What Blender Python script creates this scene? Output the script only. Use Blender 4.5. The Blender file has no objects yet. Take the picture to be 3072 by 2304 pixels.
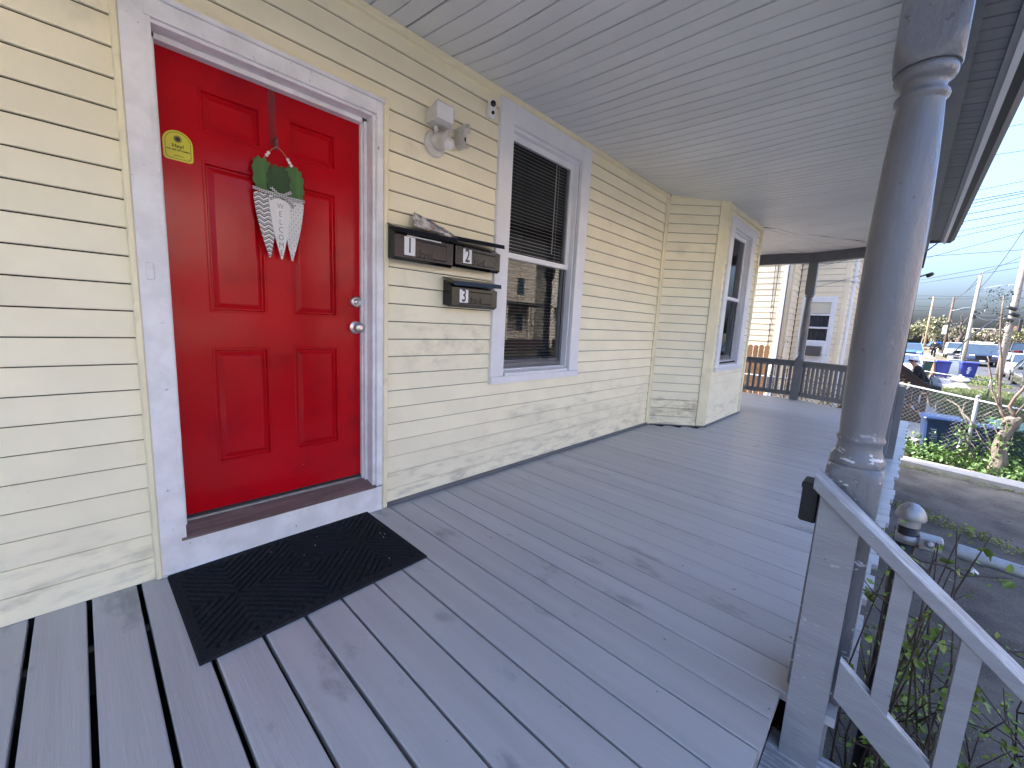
import bpy, bmesh, math, random
from mathutils import Vector, Matrix

rnd = random.Random(11)
scn = bpy.context.scene
col = scn.collection
pi = math.pi

# ------------------------------------------------------------------ camera
CAM_YAW, CAM_PITCH, CAM_ROLL = 0.7508, -0.1479, 0.0501
CAM_POS = Vector((0.0, -2.2334, 1.1783))
_f = Vector((math.cos(CAM_PITCH) * math.cos(CAM_YAW), math.cos(CAM_PITCH) * math.sin(CAM_YAW), math.sin(CAM_PITCH)))
_r = _f.cross(Vector((0, 0, 1))).normalized()
_u = _r.cross(_f)
_c, _s = math.cos(CAM_ROLL), math.sin(CAM_ROLL)
_r2, _u2 = _r * _c + _u * _s, _u * _c - _r * _s
cd = bpy.data.cameras.new('camera')
cam = bpy.data.objects.new('camera', cd)
col.objects.link(cam)
cam.matrix_world = Matrix(((_r2.x, _u2.x, -_f.x, CAM_POS.x), (_r2.y, _u2.y, -_f.y, CAM_POS.y),
                           (_r2.z, _u2.z, -_f.z, CAM_POS.z), (0, 0, 0, 1)))
cd.sensor_width = 36.0
cd.lens = 1243.5 / 3072 * 36.0
cd.clip_start, cd.clip_end = 0.02, 2000
scn.camera = cam

# ------------------------------------------------------------------ sky, sun, exposure
SUN = Vector((-0.15, 0.9, 0.75)).normalized()
el = math.asin(SUN.z)
az = math.atan2(SUN.x, SUN.y)
w = bpy.data.worlds.new('World')
scn.world = w
w.use_nodes = True
nt = w.node_tree
sky = nt.nodes.new('ShaderNodeTexSky')
sky.sky_type = 'NISHITA'
sky.sun_disc = False
sky.sun_elevation = el
sky.sun_rotation = az % (2 * pi)
sky.air_density, sky.dust_density, sky.ozone_density = 0.9, 8.4, 7.5
bg = nt.nodes['Background']
bg.inputs['Strength'].default_value = 0.15
nt.links.new(sky.outputs['Color'], bg.inputs['Color'])
sl = bpy.data.lights.new('sun', 'SUN')
sl.energy, sl.angle, sl.color = 2.0, math.radians(0.5), (1.0, 0.95, 0.87)
so = bpy.data.objects.new('sun', sl)
col.objects.link(so)
so.rotation_euler = SUN.to_track_quat('Z', 'Y').to_euler()
scn.view_settings.view_transform = 'Standard'
scn.view_settings.look = 'None'
scn.view_settings.gamma = 1.0
scn.view_settings.exposure = 2.75
scn.cycles.max_bounces = 10
scn.cycles.diffuse_bounces = 5

# ------------------------------------------------------------------ materials
def nodes(name):
    m = bpy.data.materials.new(name)
    m.use_nodes = True
    return m, m.node_tree, m.node_tree.nodes['Principled BSDF']

def math_n(t, op, a, b=None, clamp=False):
    n = t.nodes.new('ShaderNodeMath')
    n.operation = op
    n.use_clamp = clamp
    for i, v in enumerate((a, b)):
        if v is None:
            continue
        if isinstance(v, (int, float)):
            n.inputs[i].default_value = v
        else:
            t.links.new(v, n.inputs[i])
    return n.outputs[0]

def mix_c(t, fac, a, b, mode='MIX'):
    n = t.nodes.new('ShaderNodeMix')
    n.data_type = 'RGBA'
    n.blend_type = mode
    for k, v in ((0, fac), (6, a), (7, b)):
        if isinstance(v, (int, float)):
            n.inputs[k].default_value = v
        elif isinstance(v, tuple):
            n.inputs[k].default_value = (*v[:3], 1)
        else:
            t.links.new(v, n.inputs[k])
    return n.outputs[2]

def noise(t, vec, scale, detail=4, rough=.55):
    n = t.nodes.new('ShaderNodeTexNoise')
    n.inputs['Scale'].default_value = scale
    n.inputs['Detail'].default_value = detail
    n.inputs['Roughness'].default_value = rough
    t.links.new(vec, n.inputs['Vector'])
    return n.outputs['Fac']

def step(t, v, lo, hi):
    n = t.nodes.new('ShaderNodeMapRange')
    n.interpolation_type = 'SMOOTHSTEP'
    t.links.new(v, n.inputs['Value'])
    n.inputs['From Min'].default_value = lo
    n.inputs['From Max'].default_value = hi
    return n.outputs[0]

def coords(t, stretch=(1, 1, 1), rand=False):
    tc = t.nodes.new('ShaderNodeTexCoord')
    mp = t.nodes.new('ShaderNodeMapping')
    mp.inputs['Scale'].default_value = stretch
    t.links.new(tc.outputs['Object'], mp.inputs['Vector'])
    if rand:
        oi = t.nodes.new('ShaderNodeObjectInfo')
        cm = t.nodes.new('ShaderNodeCombineXYZ')
        for i in range(3):
            t.links.new(math_n(t, 'MULTIPLY', oi.outputs['Random'], 37.0 + 11 * i), cm.inputs[i])
        t.links.new(cm.outputs[0], mp.inputs['Location'])
    return mp.outputs[0]

def zmask(t, z0, z1):
    g = t.nodes.new('ShaderNodeNewGeometry')
    s = t.nodes.new('ShaderNodeSeparateXYZ')
    t.links.new(g.outputs['Position'], s.inputs[0])
    return step(t, s.outputs[2], z0, z1)

def P(name, c, rough=.5, var=.08, vs=6.0, bump=0.0, bs=60.0, st=(1, 1, 1), metal=0.0, rand=0.0, dirt=(), spec=.5, coat=0.0, shift=False, dist=.004):
    m, t, b = nodes(name)
    v = coords(t, st, shift or rand > 0)
    n1 = noise(t, v, vs)
    f = step(t, n1, .3, .7)
    cc = mix_c(t, f, tuple(x * (1 - var) for x in c), tuple(min(1, x * (1 + var)) for x in c))
    if rand:
        oi = t.nodes.new('ShaderNodeObjectInfo')
        k = math_n(t, 'MULTIPLY_ADD', oi.outputs['Random'], rand * 2)
        k.node.inputs[2].default_value = 1 - rand
        cm = t.nodes.new('ShaderNodeCombineColor')
        for i in range(3):
            t.links.new(k, cm.inputs[i])
        cc = mix_c(t, 1.0, cc, cm.outputs[0], 'MULTIPLY')
    for d in dirt:   # colour, scale, lo, hi, amount, stretch, (z0, z1)
        dv = coords(t, d[5] if len(d) > 5 else (1, 1, 1), shift)
        fm = math_n(t, 'MULTIPLY', step(t, noise(t, dv, d[1], 6, .6), d[2], d[3]), d[4])
        if len(d) > 6:
            fm = math_n(t, 'MULTIPLY', fm, zmask(t, *d[6]))
        cc = mix_c(t, fm, cc, d[0])
    t.links.new(cc, b.inputs['Base Color'])
    b.inputs['Roughness'].default_value = rough
    b.inputs['Metallic'].default_value = metal
    b.inputs['Specular IOR Level'].default_value = spec
    b.inputs['Coat Weight'].default_value = coat
    if bump:
        bn = t.nodes.new('ShaderNodeBump')
        bn.inputs['Strength'].default_value = bump
        bn.inputs['Distance'].default_value = dist
        t.links.new(noise(t, v, bs, 5, .6), bn.inputs['Height'])
        t.links.new(bn.outputs[0], b.inputs['Normal'])
    return m

M = {}
GRIME = (.20, .18, .13)
M['siding'] = P('yellow vinyl siding', (.90, .835, .62), .45, .04, 3, .10, 220, (1, 1, 1), rand=.02,
                dirt=[(GRIME, 4, .58, .85, .30), ((.16, .13, .09), 9, .45, .75, .55, (.5, .5, 2), (.42, .02)), ((.30, .27, .2), 40, .70, .76, .25)])
def window_mask(t, lo, hi, soft):
    g = t.nodes.new('ShaderNodeNewGeometry')
    sp = t.nodes.new('ShaderNodeSeparateXYZ')
    t.links.new(g.outputs['Position'], sp.inputs[0])
    f = None
    for i in range(3):
        if lo[i] is None:
            continue
        m_ = math_n(t, 'MULTIPLY', step(t, sp.outputs[i], lo[i], lo[i] + soft), step(t, sp.outputs[i], hi[i], hi[i] - soft))
        f = m_ if f is None else math_n(t, 'MULTIPLY', f, m_)
    return f
def stain(m, c, lo, hi, soft, scale, t0, t1, amt, st=(1, 1, 1)):
    t = m.node_tree
    b = t.nodes['Principled BSDF']
    src = b.inputs['Base Color'].links[0].from_socket
    f = math_n(t, 'MULTIPLY', window_mask(t, lo, hi, soft), math_n(t, 'MULTIPLY', step(t, noise(t, coords(t, st), scale, 6, .65), t0, t1), amt))
    t.links.new(mix_c(t, f, src, c), b.inputs['Base Color'])
stain(M['siding'], (.26, .22, .13), (1.25, None, .72), (2.25, None, 1.34), .3, 6, .42, .75, .42, (1, 1, 1.6))
stain(M['siding'], (.28, .24, .15), (2.2, None, .08), (4.9, None, .72), .28, 4, .45, .78, .5, (.6, 1, 2))
stain(M['siding'], (.30, .22, .10), (4.86, None, .06), (5.38, None, .40), .12, 6, .40, .66, .6, (1, 1, 2))
M['lap_black'] = P('black backing for lap shade', (.015, .015, .015), .9, .1, 9)  # black so the gaps between siding boards draw the lap shadow lines
M['trim_yellow'] = P('yellow vinyl trim', (.88, .80, .55), .45, .05, 5, .05, 150, dirt=[(GRIME, 9, .55, .8, .3)])
M['white'] = P('white painted wood', (.82, .81, .81), .45, .05, 7, .25, 70, (1, 1, .25), dirt=[((.35, .33, .3), 14, .64, .74, .2), ((.25, .22, .18), 60, .71, .75, .4)])
M['white_old'] = P('chipped white paint', (.80, .79, .80), .5, .08, 9, .4, 50, dirt=[((.45, .43, .40), 7, .55, .8, .25), ((.12, .1, .08), 45, .68, .72, .7)])
M['vinyl_white'] = P('white vinyl', (.80, .80, .82), .35, .03, 6)
M['ceiling'] = P('white vinyl ceiling', (.70, .70, .69), .45, .04, 2, .06, 90, rand=.025, dirt=[((.45, .42, .36), 3, .6, .85, .25)])
M['deck'] = P('grey deck paint', (.44, .435, .44), .33, .07, 3, .55, 26, (3.2, .16, 3.2), rand=.04, shift=True, dist=.004,
              dirt=[((.11, .11, .12), 5, .60, .72, .5, (1, .45, 1)), ((.42, .43, .47), 22, .68, .74, .4, (1.4, .2, 1)), ((.13, .11, .085), 17, .70, .73, .7)])
M['grey2'] = P('plain grey porch paint', (.16, .162, .172), .3, .08, 6, .5, 34)
M['soffit'] = P('shade darkened soffit vinyl', (.30, .30, .31), .5, .05, 4, rand=.03)  # same vinyl as the ceiling, darkened to stand for eave shade
M['grey'] = P('thick grey porch paint', (.165, .167, .180), .28, .08, 6, .8, 40, (1, 1, .5), spec=.5, dist=.006,
              dirt=[((.72, .74, .78), 20, .60, .63, .8, (1, 1, 2.4), (.92, .84)), ((.06, .055, .05), 30, .66, .7, .6)])
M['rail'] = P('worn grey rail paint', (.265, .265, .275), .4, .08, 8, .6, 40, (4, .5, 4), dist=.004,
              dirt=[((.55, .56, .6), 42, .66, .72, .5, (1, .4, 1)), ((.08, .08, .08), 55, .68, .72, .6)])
M['dark_grey'] = P('dark grey paint', (.135, .138, .148), .4, .08, 8, .4, 50)
M['red'] = P('glossy red door paint', (.44, .003, .009), .15, .10, 3, .22, 26, (1, 1, .7), spec=.2, dist=.003,
             dirt=[((.75, .7, .68), 34, .745, .765, .9), ((.16, .004, .01), 4, .5, .8, .5)])
M['sill_wood'] = P('weathered sill wood', (.17, .12, .11), .55, .25, 9, .6, 40, (.4, 5, 5), dirt=[((.45, .4, .38), 20, .6, .68, .4, (.3, 3, 3))])
M['black'] = P('black enamel', (.007, .008, .010), .22, .2, 8, .10, 40, spec=.4)
M['emboss'] = P('lighter black enamel', (.03, .032, .038), .3, .1, 9)  # slightly lighter than the box so the raised word shows
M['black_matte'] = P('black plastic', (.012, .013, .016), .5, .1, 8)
M['metal'] = P('satin nickel', (.62, .60, .57), .28, .05, 20, metal=1)
M['galv'] = P('galvanised pipe', (.36, .37, .38), .5, .12, 25, .2, 60, metal=.7, dirt=[((.28, .10, .06), 22, .62, .68, .8)])
M['chain'] = P('dull chain link wire', (.17, .175, .18), .6, .1, 20)
M['plastic_white'] = P('aged white plastic', (.62, .60, .57), .4, .08, 14, dirt=[((.3, .27, .22), 12, .5, .75, .4)])
M['plastic_clean'] = P('white plastic', (.80, .80, .80), .3, .02, 14)
M['mat'] = P('black ribbed carpet', (.024, .024, .027), .98, .35, 190, .8, 420, dirt=[((.04, .04, .045), 260, .64, .7, .6)], dist=.003, spec=.1)
M['paper'] = P('printed paper', (.55, .52, .5), .5, .5, 22, dirt=[((.1, .12, .2), 18, .5, .56, .9), ((.3, .1, .08), 26, .6, .63, .9)])
M['label'] = P('white number sticker', (.8, .8, .8), .4, .02, 10)
M['ink'] = P('black ink', (.012, .012, .012), .5, .05, 10)
M['yellow'] = P('yellow sticker', (.62, .58, .02), .35, .04, 10)
M['asphalt'] = P('old asphalt', (.125, .11, .094), .9, .25, 2.5, .8, 90, dirt=[((.24, .22, .20), 75, .55, .68, .8), ((.03, .028, .026), 1.2, .5, .7, .5)], spec=.08)
M['road'] = P('street asphalt', (.07, .07, .074), .9, .15, 1.5, .4, 60, dirt=[((.17, .165, .16), 60, .6, .68, .5)], spec=.08)
M['concrete'] = P('pale concrete', (.36, .34, .315), .85, .12, 2, .3, 60, dirt=[((.2, .18, .15), 4, .6, .7, .5)], spec=.08)
M['soil'] = P('packed soil', (.11, .09, .065), .95, .3, 3, .8, 40, dirt=[((.06, .09, .03), 1.2, .5, .6, .7)], spec=.08)
M['mulch'] = P('reddish mulch ground', (.30, .17, .14), .9, .3, 9, .6, 40)
M['neigh'] = P('cream vinyl siding', (.84, .72, .52), .5, .05, 2, rand=.02, dirt=[((.45, .32, .2), 3, .6, .85, .3)])
M['neigh_trim'] = P('tan corner trim', (.72, .60, .42), .5, .05, 4)
M['cedar'] = P('weathered cedar', (.20, .105, .045), .7, .25, 7, .5, 60, (4, 4, .4), rand=.12)
M['brownwood'] = P('dark brown stained wood', (.042, .022, .016), .6, .15, 7, .3, 60, (3, 3, .5), rand=.05)
M['fencebrown'] = P('brown board', (.20, .12, .085), .75, .2, 6, .4, 60, (4, 4, .4), rand=.15)
M['tanfence'] = P('tan board', (.42, .31, .20), .75, .15, 6, rand=.1)
M['bark'] = P('grey brown bark', (.19, .155, .12), .9, .3, 14, 1.0, 40, (1, 1, .35), dist=.02)
M['bark_light'] = P('pale shoot bark', (.20, .145, .11), .85, .25, 14, .5, 60, (1, 1, .35))
M['twig'] = P('dark twig bark', (.07, .048, .038), .85, .3, 20)
M['pole'] = P('grey utility pole wood', (.26, .23, .20), .85, .15, 3, .5, 30, (3, 3, .2), dirt=[((.45, .38, .26), 2, .5, .7, .5, (2, 2, .3))])
M['pole_dark'] = P('dark utility pole wood', (.11, .075, .055), .85, .15, 3, .5, 30, (3, 3, .2))
M['wire'] = P('black cable', (.02, .022, .03), .6, .1, 5)
def leafm(name, c, rand=.3):
    m = P(name, c, .45, .2, 9, rand=rand)
    b = m.node_tree.nodes['Principled BSDF']
    b.inputs['Transmission Weight'].default_value = 0
    return m
M['leaf'] = leafm('bright spring leaf', (.15, .225, .03))
M['ivy'] = leafm('green ground leaf', (.075, .135, .03))
M['grass'] = leafm('spring grass', (.12, .155, .045))
M['weed'] = leafm('yellow green weed', (.19, .21, .045))
M['pine'] = leafm('dark bud leaf', (.035, .045, .022))
M['treetuft'] = leafm('budding olive foliage', (.16, .155, .075))
M['treetuft2'] = leafm('pinkish bare twigs', (.20, .16, .12))
M['binblue'] = P('dark blue bin plastic', (.012, .03, .09), .42, .1, 6)
M['binblue2'] = P('bright blue bin plastic', (.016, .026, .18), .42, .08, 6)
M['bingreen'] = P('dark green bin plastic', (.014, .045, .032), .45, .15, 5)
M['greybox'] = P('grey painted metal', (.33, .37, .40), .5, .06, 4)
M['skin'] = P('skin', (.52, .29, .19), .5, .05, 8)
M['denim'] = P('blue denim', (.045, .065, .11), .85, .3, 18)
M['hoodie'] = P('black sweatshirt', (.012, .012, .013), .9, .2, 12)
M['tanboot'] = P('tan boot leather', (.36, .19, .07), .6, .15, 14)
M['hair'] = P('dark hair', (.02, .014, .01), .6, .1, 20)
M['bag'] = P('grey fabric', (.20, .24, .27), .8, .45, 9)
M['tyre'] = P('tyre rubber', (.015, .015, .016), .8, .1, 9)
M['chrome'] = P('bright metal', (.7, .7, .7), .2, .03, 9, metal=1)
M['lamp'] = P('headlight lens', (.75, .75, .73), .1, .03, 9, spec=.8)
M['carglass'] = P('car glass', (.035, .055, .08), .05, .05, 3, spec=.9)
M['shingle'] = P('dark roof shingle', (.03, .029, .028), .9, .3, 12, .5, 60)
M['brick'] = P('red brown facade', (.26, .13, .09), .85, .12, 4)
M['green_white'] = P('painted green wood', (.055, .14, .035), .6, .15, 30, .3, 60, (1, 1, .2))
M['dark_green'] = P('dark green painted wood', (.02, .06, .016), .6, .15, 30, .3, 60, (1, 1, .2))
M['twine'] = P('jute twine', (.38, .27, .15), .9, .1, 60)
M['clear'] = None

def glass(name, tint, alpha, rough=.0):
    m, t, b = nodes(name)
    out = t.nodes['Material Output']
    tr = t.nodes.new('ShaderNodeBsdfTransparent')
    tr.inputs[0].default_value = (*tint, 1)
    gl = t.nodes.new('ShaderNodeBsdfGlossy')
    gl.inputs['Roughness'].default_value = rough
    fr = t.nodes.new('ShaderNodeFresnel')
    fr.inputs['IOR'].default_value = 1.52
    mx = t.nodes.new('ShaderNodeMixShader')
    t.links.new(math_n(t, 'ADD', math_n(t, 'MULTIPLY', fr.outputs[0], .85), alpha, True), mx.inputs[0])
    t.links.new(tr.outputs[0], mx.inputs[1])
    t.links.new(gl.outputs[0], mx.inputs[2])
    t.links.new(mx.outputs[0], out.inputs['Surface'])
    t.nodes.remove(b)
    return m
M['glass'] = glass('window glass', (.80, .83, .84), .01)
M['clear'] = glass('clear plastic', (.93, .90, .91), .01, .1)
M['screen'] = glass('dark insect screen', (.50, .51, .53), .0)
M['room'] = P('unlit room black', (.05, .05, .055), .9, .1, 2)  # near black, standing for the dimness of an unlit room
M['blind'] = P('blind slat', (.85, .85, .83), .5, .05, 9)
M['curtain'] = P('grey curtain', (.22, .21, .22), .9, .2, 12, st=(8, 8, .3))
M['blind_cream'] = P('cream roller blind', (.62, .58, .46), .7, .06, 40, st=(.2, .2, 3))

def chevron_mat():
    m, t, b = nodes('white wood with black zigzag')
    tc = t.nodes.new('ShaderNodeTexCoord')
    s = t.nodes.new('ShaderNodeSeparateXYZ')
    t.links.new(tc.outputs['Object'], s.inputs[0])
    tri = math_n(t, 'PINGPONG', math_n(t, 'MULTIPLY', math_n(t, 'ADD', s.outputs[0], 10.0), 52.0), 1.0)
    v = math_n(t, 'ADD', math_n(t, 'MULTIPLY', s.outputs[2], 48.0), math_n(t, 'MULTIPLY', tri, .62))
    fr = math_n(t, 'FRACT', v)
    a = math_n(t, 'LESS_THAN', fr, .26)
    k = math_n(t, 'MULTIPLY', math_n(t, 'GREATER_THAN', fr, .40), math_n(t, 'LESS_THAN', fr, .58))
    t.links.new(mix_c(t, math_n(t, 'ADD', a, k, True), (.72, .71, .70), (.02, .02, .02)), b.inputs['Base Color'])
    b.inputs['Roughness'].default_value = .55
    return m

def dotgrid_mat():
    m, t, b = nodes('white wood with grey lattice print')
    tc = t.nodes.new('ShaderNodeTexCoord')
    s = t.nodes.new('ShaderNodeSeparateXYZ')
    t.links.new(tc.outputs['Object'], s.inputs[0])
    fac = None
    cells = []
    for sg in (1, -1):
        q = math_n(t, 'ADD', math_n(t, 'MULTIPLY', s.outputs[0], 46.0), math_n(t, 'MULTIPLY', s.outputs[2], 33.0 * sg))
        fr = math_n(t, 'FRACT', math_n(t, 'ADD', q, 200.0))
        cells.append(math_n(t, 'SUBTRACT', fr, .55))
        l = math_n(t, 'LESS_THAN', fr, .10)
        fac = l if fac is None else math_n(t, 'MAXIMUM', fac, l)
    d = math_n(t, 'ADD', math_n(t, 'POWER', math_n(t, 'ABSOLUTE', cells[0]), 2.0), math_n(t, 'POWER', math_n(t, 'ABSOLUTE', cells[1]), 2.0))
    dot = math_n(t, 'LESS_THAN', d, .030)
    c1 = mix_c(t, math_n(t, 'MULTIPLY', fac, .55), (.72, .71, .70), (.25, .26, .27))
    t.links.new(mix_c(t, dot, c1, (.12, .125, .13)), b.inputs['Base Color'])
    b.inputs['Roughness'].default_value = .55
    return m

def gingham_mat():
    m, t, b = nodes('black and white gingham ribbon')
    tc = t.nodes.new('ShaderNodeTexCoord')
    s = t.nodes.new('ShaderNodeSeparateXYZ')
    t.links.new(tc.outputs['Object'], s.inputs[0])
    ks = []
    for i in (0, 2):
        fr = math_n(t, 'FRACT', math_n(t, 'MULTIPLY', math_n(t, 'ADD', s.outputs[i], 10.0), 130.0))
        ks.append(math_n(t, 'GREATER_THAN', fr, .5))
    v = math_n(t, 'MULTIPLY', math_n(t, 'ADD', ks[0], ks[1]), .5)
    t.links.new(mix_c(t, v, (.7, .7, .7), (.012, .012, .02)), b.inputs['Base Color'])
    b.inputs['Roughness'].default_value = .8
    return m
M['chevron'], M['dotgrid'], M['gingham'] = chevron_mat(), dotgrid_mat(), gingham_mat()
M['carrot_white'] = P('white painted wood panel', (.72, .71, .70), .5, .04, 30, .2, 60, (1, 1, .2))

# sun-bleached wear on the upward faces of the stair rails
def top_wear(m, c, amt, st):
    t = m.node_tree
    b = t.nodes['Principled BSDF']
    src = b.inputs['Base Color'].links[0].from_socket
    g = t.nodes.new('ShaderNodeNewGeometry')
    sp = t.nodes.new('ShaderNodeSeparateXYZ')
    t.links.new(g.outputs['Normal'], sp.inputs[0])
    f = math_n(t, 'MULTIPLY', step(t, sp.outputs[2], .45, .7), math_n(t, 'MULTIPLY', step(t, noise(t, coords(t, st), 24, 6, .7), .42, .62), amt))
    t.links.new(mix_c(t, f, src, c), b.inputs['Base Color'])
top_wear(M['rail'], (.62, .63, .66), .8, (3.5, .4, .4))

# ------------------------------------------------------------------ mesh helpers
class MB:
    def __init__(s, xf=None):
        s.v, s.f, s.xf = [], [], xf

    def pt(s, p):
        p = Vector(p)
        s.v.append(s.xf @ p if s.xf else p)
        return len(s.v) - 1

    def poly(s, pts):
        s.f.append([s.pt(p) for p in pts])
        return s

    def hexa(s, q):   # 8 corners: bottom 4 ccw, top 4 ccw
        i = [s.pt(p) for p in q]
        for a in ((3, 2, 1, 0), (4, 5, 6, 7), (0, 1, 5, 4), (1, 2, 6, 5), (2, 3, 7, 6), (3, 0, 4, 7)):
            s.f.append([i[k] for k in a])
        return s

    def box(s, x0, x1, y0, y1, z0, z1):
        return s.hexa([(x0, y0, z0), (x1, y0, z0), (x1, y1, z0), (x0, y1, z0), (x0, y0, z1), (x1, y0, z1), (x1, y1, z1), (x0, y1, z1)])

    def prism(s, prof, fn, a, b, n=1):   # closed profile, fn(t, u, v) -> point, swept t from a to b
        rings = []
        for k in range(n + 1):
            t = a + (b - a) * k / n
            rings.append([s.pt(fn(t, u, v)) for u, v in prof])
        m = len(prof)
        for k in range(n):
            for i in range(m):
                j = (i + 1) % m
                s.f.append([rings[k][i], rings[k][j], rings[k + 1][j], rings[k + 1][i]])
        s.f.append(rings[0][::-1])
        s.f.append(rings[-1])
        return s

    def cbox(s, x0, x1, y0, y1, z0, z1, c=.004):   # box with all vertical and top edges eased: three stacked rings
        def ring(z, k):
            return [(x0 + k, y0 + c, z), (x0 + c, y0 + k, z), (x1 - c, y0 + k, z), (x1 - k, y0 + c, z), (x1 - k, y1 - c, z), (x1 - c, y1 - k, z), (x0 + c, y1 - k, z), (x0 + k, y1 - c, z)]
        rs = [[s.pt(p) for p in r] for r in (ring(z0, c * .9), ring(z0 + c, 0), ring(z1 - c, 0), ring(z1, c * .9))]
        for a, b in zip(rs, rs[1:]):
            for i in range(8):
                s.f.append([a[i], a[(i + 1) % 8], b[(i + 1) % 8], b[i]])
        s.f.append(rs[0][::-1])
        s.f.append(rs[-1])
        return s

    def tube(s, pts, r, n=6, cap=True):
        pts = [Vector(p) for p in pts]
        rr = r if isinstance(r, (list, tuple)) else [r] * len(pts)
        rings = []
        up = None
        for i, p in enumerate(pts):
            d = (pts[min(i + 1, len(pts) - 1)] - pts[max(i - 1, 0)])
            d = d.normalized() if d.length > 1e-9 else Vector((0, 0, 1))
            if up is None:
                up = d.orthogonal().normalized()
            a = (up - d * up.dot(d))
            a = a.normalized() if a.length > 1e-6 else d.orthogonal().normalized()
            up = a
            b = d.cross(a)
            rings.append([s.pt(p + (a * math.cos(2 * pi * k / n) + b * math.sin(2 * pi * k / n)) * rr[i]) for k in range(n)])
        for a, b in zip(rings, rings[1:]):
            for k in range(n):
                s.f.append([a[k], a[(k + 1) % n], b[(k + 1) % n], b[k]])
        if cap:
            s.f.append(rings[0][::-1])
            s.f.append(rings[-1])
        return s

    def lathe(s, prof, n=24, o=(0, 0, 0), ax=(0, 0, 1)):
        ax = Vector(ax).normalized()
        a = ax.orthogonal().normalized()
        b = ax.cross(a)
        o = Vector(o)
        rings = [[s.pt(o + ax * z + (a * math.cos(2 * pi * k / n) + b * math.sin(2 * pi * k / n)) * max(r, 1e-4)) for k in range(n)] for r, z in prof]
        for p, q in zip(rings, rings[1:]):
            for k in range(n):
                s.f.append([p[k], p[(k + 1) % n], q[(k + 1) % n], q[k]])
        s.f.append(rings[0][::-1])
        s.f.append(rings[-1])
        return s

    def loft(s, rings, cap=True):
        rs = [[s.pt(p) for p in r] for r in rings]
        n = len(rs[0])
        for a, b in zip(rs, rs[1:]):
            for k in range(n):
                s.f.append([a[k], a[(k + 1) % n], b[(k + 1) % n], b[k]])
        if cap:
            s.f.append(rs[0][::-1])
            s.f.append(rs[-1])
        return s

    def mesh(s, name, mat, smooth=False):
        me = bpy.data.meshes.new(name)
        me.from_pydata([tuple(v) for v in s.v], [], s.f)
        if mat:
            me.materials.append(mat)
        if smooth:
            for p in me.polygons:
                p.use_smooth = True
        me.update()
        return me

    def build(s, name, mat, parent=None, smooth=False, fix=True):
        me = s.mesh(name, mat, smooth)
        if fix:
            bm = bmesh.new()
            bm.from_mesh(me)
            bmesh.ops.recalc_face_normals(bm, faces=bm.faces)
            bm.to_mesh(me)
            bm.free()
        return link(name, me, parent)

def link(name, me, parent=None):
    o = bpy.data.objects.new(name, me)
    col.objects.link(o)
    if parent is not None:
        o.parent = parent
        p = parent
        if p.parent is None and p.get('worldkids', 1):
            o.matrix_parent_inverse = Matrix.Translation(-Vector(p.location))
    return o

def tag(o, label=None, cat=None, group=None, kind=None):
    for k, v in (('label', label), ('category', cat), ('group', group), ('kind', kind)):
        if v:
            o[k] = v
    return o

def thing(name, label, cat, loc=(0, 0, 0), group=None, rotz=None, kind=None):
    o = bpy.data.objects.new(name, None)
    col.objects.link(o)
    o.location = loc
    if rotz is not None:       # children of a turned thing are built in its own space
        o.rotation_euler = (0, 0, rotz)
        o['worldkids'] = 0
    return tag(o, label, cat, group, kind)

def struct(name, mb, mat, smooth=False):
    return tag(mb.build(name, mat, None, smooth), kind='structure')

def smooth_by_angle(o, ang=35):
    for p in o.data.polygons:
        p.use_smooth = True
    bm = bmesh.new()
    bm.from_mesh(o.data)
    for e in bm.edges:
        if len(e.link_faces) == 2 and e.calc_face_angle(0) > math.radians(ang):
            e.smooth = False
    bm.to_mesh(o.data)
    bm.free()
    return o

def text_mb(body, size, extrude=0.0, offset=0.0, space=1.0):
    cu = bpy.data.curves.new('lettering', 'FONT')
    cu.body, cu.size, cu.extrude, cu.offset = body, size, extrude, offset
    cu.align_x, cu.align_y = 'CENTER', 'CENTER'
    cu.space_character = space
    cu.resolution_u = 3
    o = bpy.data.objects.new('lettering', cu)
    col.objects.link(o)
    bpy.context.view_layer.update()
    me = bpy.data.meshes.new_from_object(o.evaluated_get(bpy.context.evaluated_depsgraph_get()))
    bpy.data.objects.remove(o)
    return me

def text_on(body, size, origin, parent, mat, xdir=(1, 0, 0), ydir=(0, 0, 1), extrude=0.0, offset=0.0, name='lettering', sx=1.0, space=1.0):
    me = text_mb(body, size, extrude, offset, space)
    x, y = Vector(xdir).normalized(), Vector(ydir).normalized()
    z = x.cross(y)
    mw = Matrix(((x.x * sx, y.x, z.x, origin[0]), (x.y * sx, y.y, z.y, origin[1]), (x.z * sx, y.z, z.z, origin[2]), (0, 0, 0, 1)))
    me.transform(mw)
    me.materials.clear()
    me.materials.append(mat)
    return link(name, me, parent)

def ground_z(x):
    return -1.1 + min(max((x - 12) * .0145, 0), 0.9)

# ================================================================== ground and street
def sheet(name, pts, mat, dz, nx=1):   # polygon draped on the gently rising ground
    mb = MB()
    xs = sorted(p[0] for p in pts)
    mb.poly([(x, y, ground_z(x) + dz) for x, y in pts])
    return struct(name, mb, mat)

def strip(name, x0, x1, y0, y1, mat, dz, cuts=(12, 30, 50, 74)):
    mb = MB()
    xs = [x0] + [c for c in cuts if x0 < c < x1] + [x1]
    for a, b in zip(xs, xs[1:]):
        f0, f1 = (a - x0) / (x1 - x0), (b - x0) / (x1 - x0)
        mb.poly([(a, y0, ground_z(a) + dz), (b, y0, ground_z(b) + dz), (b, y1, ground_z(b) + dz), (a, y1, ground_z(a) + dz)])
    return struct(name, mb, mat)

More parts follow.
